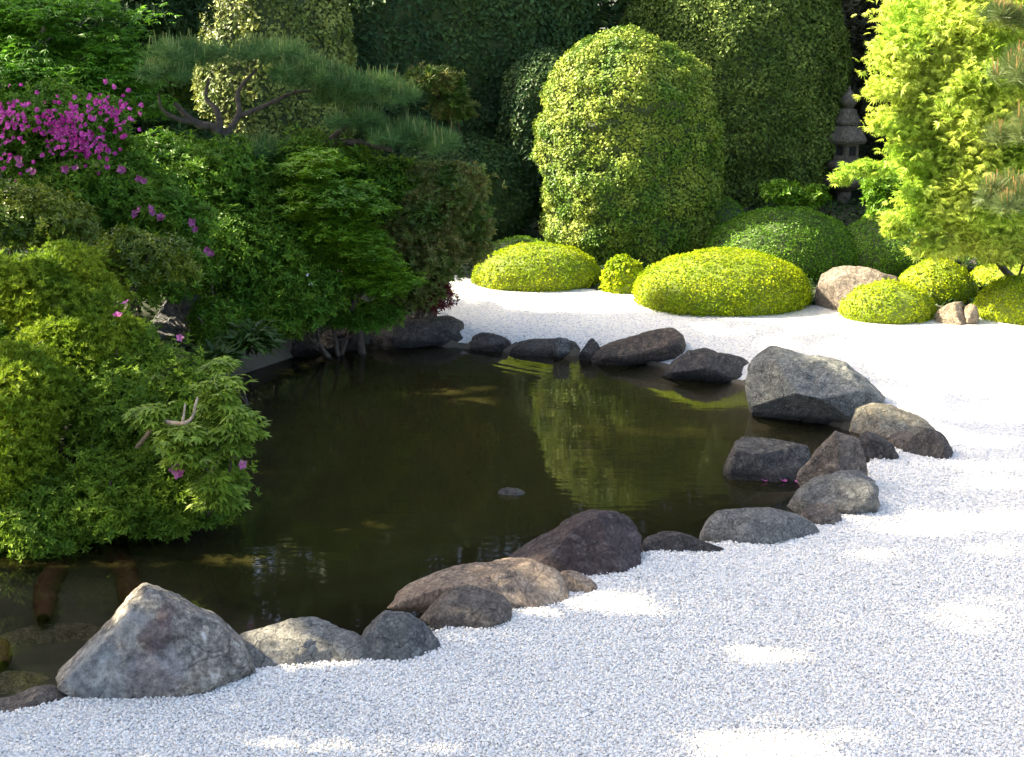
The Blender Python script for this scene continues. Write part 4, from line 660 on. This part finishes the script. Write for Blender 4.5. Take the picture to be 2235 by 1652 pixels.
# --- background conifers seen in the gap and mirrored in the pond
def tree(label, x, y, h, r, seed, n=9000, mat=BACK, leaf=.16, zlo=.12, keep=None, name='background_tree', group='trees behind the garden', cl=70, tr=.14):
    q = np.random.default_rng(seed); e = thing(name, label, 'tree', (x, y, 0), group)
    t_ = q.uniform(zlo, 1, cl); th = q.uniform(0, 6.28, cl); rr = r*np.sqrt(q.uniform(.1, 1, cl))*np.sin(np.clip(1-(t_-zlo)/(1-zlo), .08, 1)*math.pi*.62)**.8
    C = np.stack([x+rr*np.cos(th), y+rr*np.sin(th), t_*h], -1); Rr = (r*.34*q.uniform(.7, 1.3, (cl, 1)))*np.array([1, 1, .7]); P, N, _ = clump_pts(C, Rr, n, q, .3, -.7)
    if keep is not None: k = keep(P); P, N = P[k], N[k]
    mb = MB(); mb.add(*place(P, N, leaf*q.uniform(.7, 1.3, len(P)), quadleaf(.6), (.5, 0, 1), (1, .5, .8), q)); mb.build('crown', mat, e)
    mb = MB(); cv = curve([(x, y, -.2), (x+q.normal()*.1, y, h*.4), (x, y, h*.92)], 8); mb.add(*tube(cv, np.linspace(tr, .03, len(cv)), 9, .2))
    for _ in range(14):
        k = q.integers(0, cl); z_ = C[k, 2]*.8; mb.add(*tube(curve([(x, y, z_), (C[k]+[x, y, z_])/2+[0, 0, .1], C[k]], 4), np.linspace(tr*.35, .02, 9), 6))
    mb.build('trunk', BARK, e, True); return e
bt = [(-9.5, 24, 11, 2.6), (-6.2, 22.5, 12, 2.7), (-3.2, 20.5, 11.5, 2.6), (-.6, 21.5, 12.5, 2.7), (1.6, 20.2, 11, 2.3), (3.6, 21.5, 12, 2.6), (6.3, 20.5, 11, 2.5), (8.8, 19, 10, 2.4), (11.5, 21.5, 11, 2.6), (6.8, 16.2, 6.5, 1.7)]
wd_ = ['far left', 'left of the pine', 'behind the sunlit hedge corner', 'behind the massive hedge', 'in the dark gap between hedge and clipped giant', 'behind the clipped giant', 'behind the stone lantern', 'behind the lime maple', 'beyond the right edge', 'right of the lime maple']
for k_, (x, y, h, r) in enumerate(bt): tree('tall dark evergreen tree standing '+wd_[k_], x, y, h, r, 200+k_, n=16000, leaf=.2, cl=90)
# --- broad-leaved trees on the left, outside the view: their crowns dapple the gravel
edge_x = [0, 980, 1300, 1500, 1700, 1850, 1900, 2000, 2234, 2800]; edge_y = [690, 684, 700, 704, 724, 736, 795, 842, 862, 890]
spots = [(600, 1665, 420, 55), (150, 1640, 250, 40), (1650, 1640, 330, 55), (1650, 1432, 95, 22), (1280, 1320, 190, 26), (690, 1435, 110, 18), (500, 1500, 100, 22), (1150, 1292, 110, 16), (1060, 1385, 95, 12), (1920, 1217, 95, 11), (2080, 1150, 230, 20), (1960, 1125, 110, 10), (2170, 1055, 90, 9), (2140, 1010, 100, 6), (2180, 900, 80, 7), (1990, 938, 60, 6), (2130, 965, 90, 5),
         (1110, 1250, 120, 18), (300, 1330, 50, 45), (640, 1385, 90, 10), (1500, 1215, 60, 6), (2210, 1210, 60, 7), (1700, 760, 40, 4), (1790, 725, 60, 5), (1850, 775, 60, 5), (1560, 735, 50, 3), (1950, 870, 60, 7), (2150, 1330, 70, 8)]
def lit(px, py, j, rz=0.):
    px = px+j[0]; py = py+j[1]
    r = py < np.interp(px, edge_x, edge_y)
    for (a, b_, c, d) in spots:
        c, d = c+30, d+13; r |= ((px-a)/c)**2+((py-b_)/d)**2 < 1.25+rz
    return r
def shade_keep(P):
    g = P-SD*((P[:, 2])/SD[2])[:, None]; px, py = proj(g)
    wob = vn(g*[2.5, 2.5, 0]+3, 77); L = lit(px+wob*30, py+wob*9, (0, 0), .8*np.random.default_rng(1).uniform(-1, 1, len(P))+.9*vn(g*[9, 9, 0]+7, 80)); front_ = (g[:, 1] > 2)
    left = np.zeros(len(P), bool)
    for h_ in (1.7, 1.4, 1.1, .8, .5, .2):
        gh = P-SD*((P[:, 2]-h_)/SD[2])[:, None]; xx, yy = gh[:, 0], gh[:, 1]; left |= np.where(yy < 8.8, (yy > 6.9) & (((h_ < .3) & (xx < -.21*yy)) | ((yy > 7.6) & (h_ < .9) & (xx < -.24*yy))), np.where(yy < 10.2, (h_ < 1.) & (xx < -.25*yy), (yy < 13) & (((h_ < .8) & (xx < -.14*yy)) | ((h_ < 1.5) & (xx < -.2*yy)))))
    dap = vn(g*[1.6, 1.6, 0]+11, 78)+.5*vn(g*[4, 4, 0]+5, 79)
    keep = np.where(left, dap > .95, ~L)
    return np.where(front_, keep, True) & ~((P[:, 0] > -(.36*P[:, 1]+.9)))
CAN = leaf_mat('canopy_leaves', (.05, .10, .02), (.08, .14, .03), (.05, .1, .02), .15, 2.)
sh = [(-7.6, 4.2, 9.8, 2.4), (-8.0, 6.6, 10.2, 2.4), (-8.2, 9., 10.4, 2.4), (-8.6, 11.4, 9.8, 2.3), (-6.6, 6., 7.6, 2.), (-6.8, 9.2, 7., 1.9), (-7.4, 1.8, 9.8, 2.4), (-9.4, 14., 10.2, 2.4), (-8.4, 13., 7.8, 1.9)]
nm = ['nearest the bottom left corner', 'beside the near pond', 'beside the middle pond', 'beside the far pond', 'low crowned by the near bank', 'low crowned by the left bank', 'behind the viewer on the left', 'farthest along the left side', 'low crowned beyond the far bank']
for k_, (x, y, h, r) in enumerate(sh):
    tree('broad-leaved shade tree outside the left edge, '+nm[k_], x, y, h, r, 300+k_, n=42000, mat=CAN, leaf=.105, zlo=.22, keep=shade_keep, name='shade_tree', group='shade trees left of the garden', cl=110, tr=.2)
# --- reddish tubes added under the water for shapes taken as a trunk's reflection
RED = plain('red_brown_form', (.10, .022, .012), (.15, .035, .018), 18.)
for nm_, pts_, r_ in [('left curved red-brown form added under the shallow water behind the triangular boulder', [(175, 1180), (140, 1225), (105, 1275), (95, 1350)], .06), ('right red-brown form added under the shallow water just behind the triangular boulder tip', [(225, 1180), (255, 1220), (285, 1280), (300, 1360)], .062), ('faint red-brown form added under the water at the left picture edge', [(-120, 1380), (-60, 1390), (-10, 1410), (10, 1450)], .05)]:
    cv = curve([G(x, y, ZW-.08) for i_, (x, y) in enumerate(pts_)], 8); o = MB().add(*tube(cv, r_*np.interp(np.linspace(0, 1, len(cv)), [0, .7, .9, 1], [.8, 1, .9, .45]), 10, .2)).build('submerged_red_form', RED, None, True); tag(o, nm_, 'added shape', 'shapes added under the water')
# --- fallen petals by the dark block
for k_, (x, y) in enumerate([(1668, 1050), (1710, 1051), (1740, 1054)]):
    p = G(x, y, ZW+.004); mb = MB(); mb.add(*place(p[None], Z3[None], np.array([.03]), petals(), (0, 0, 1), (1, 0, .05)))
    tag(mb.build('fallen_blossom', PINK), ['leftmost pink fallen blossom floating by the dark block', 'middle pink fallen blossom floating below the dark block', 'pink fallen blossom touching the foot of the pointed boulder'][k_], 'blossom', 'fallen blossoms on the water')
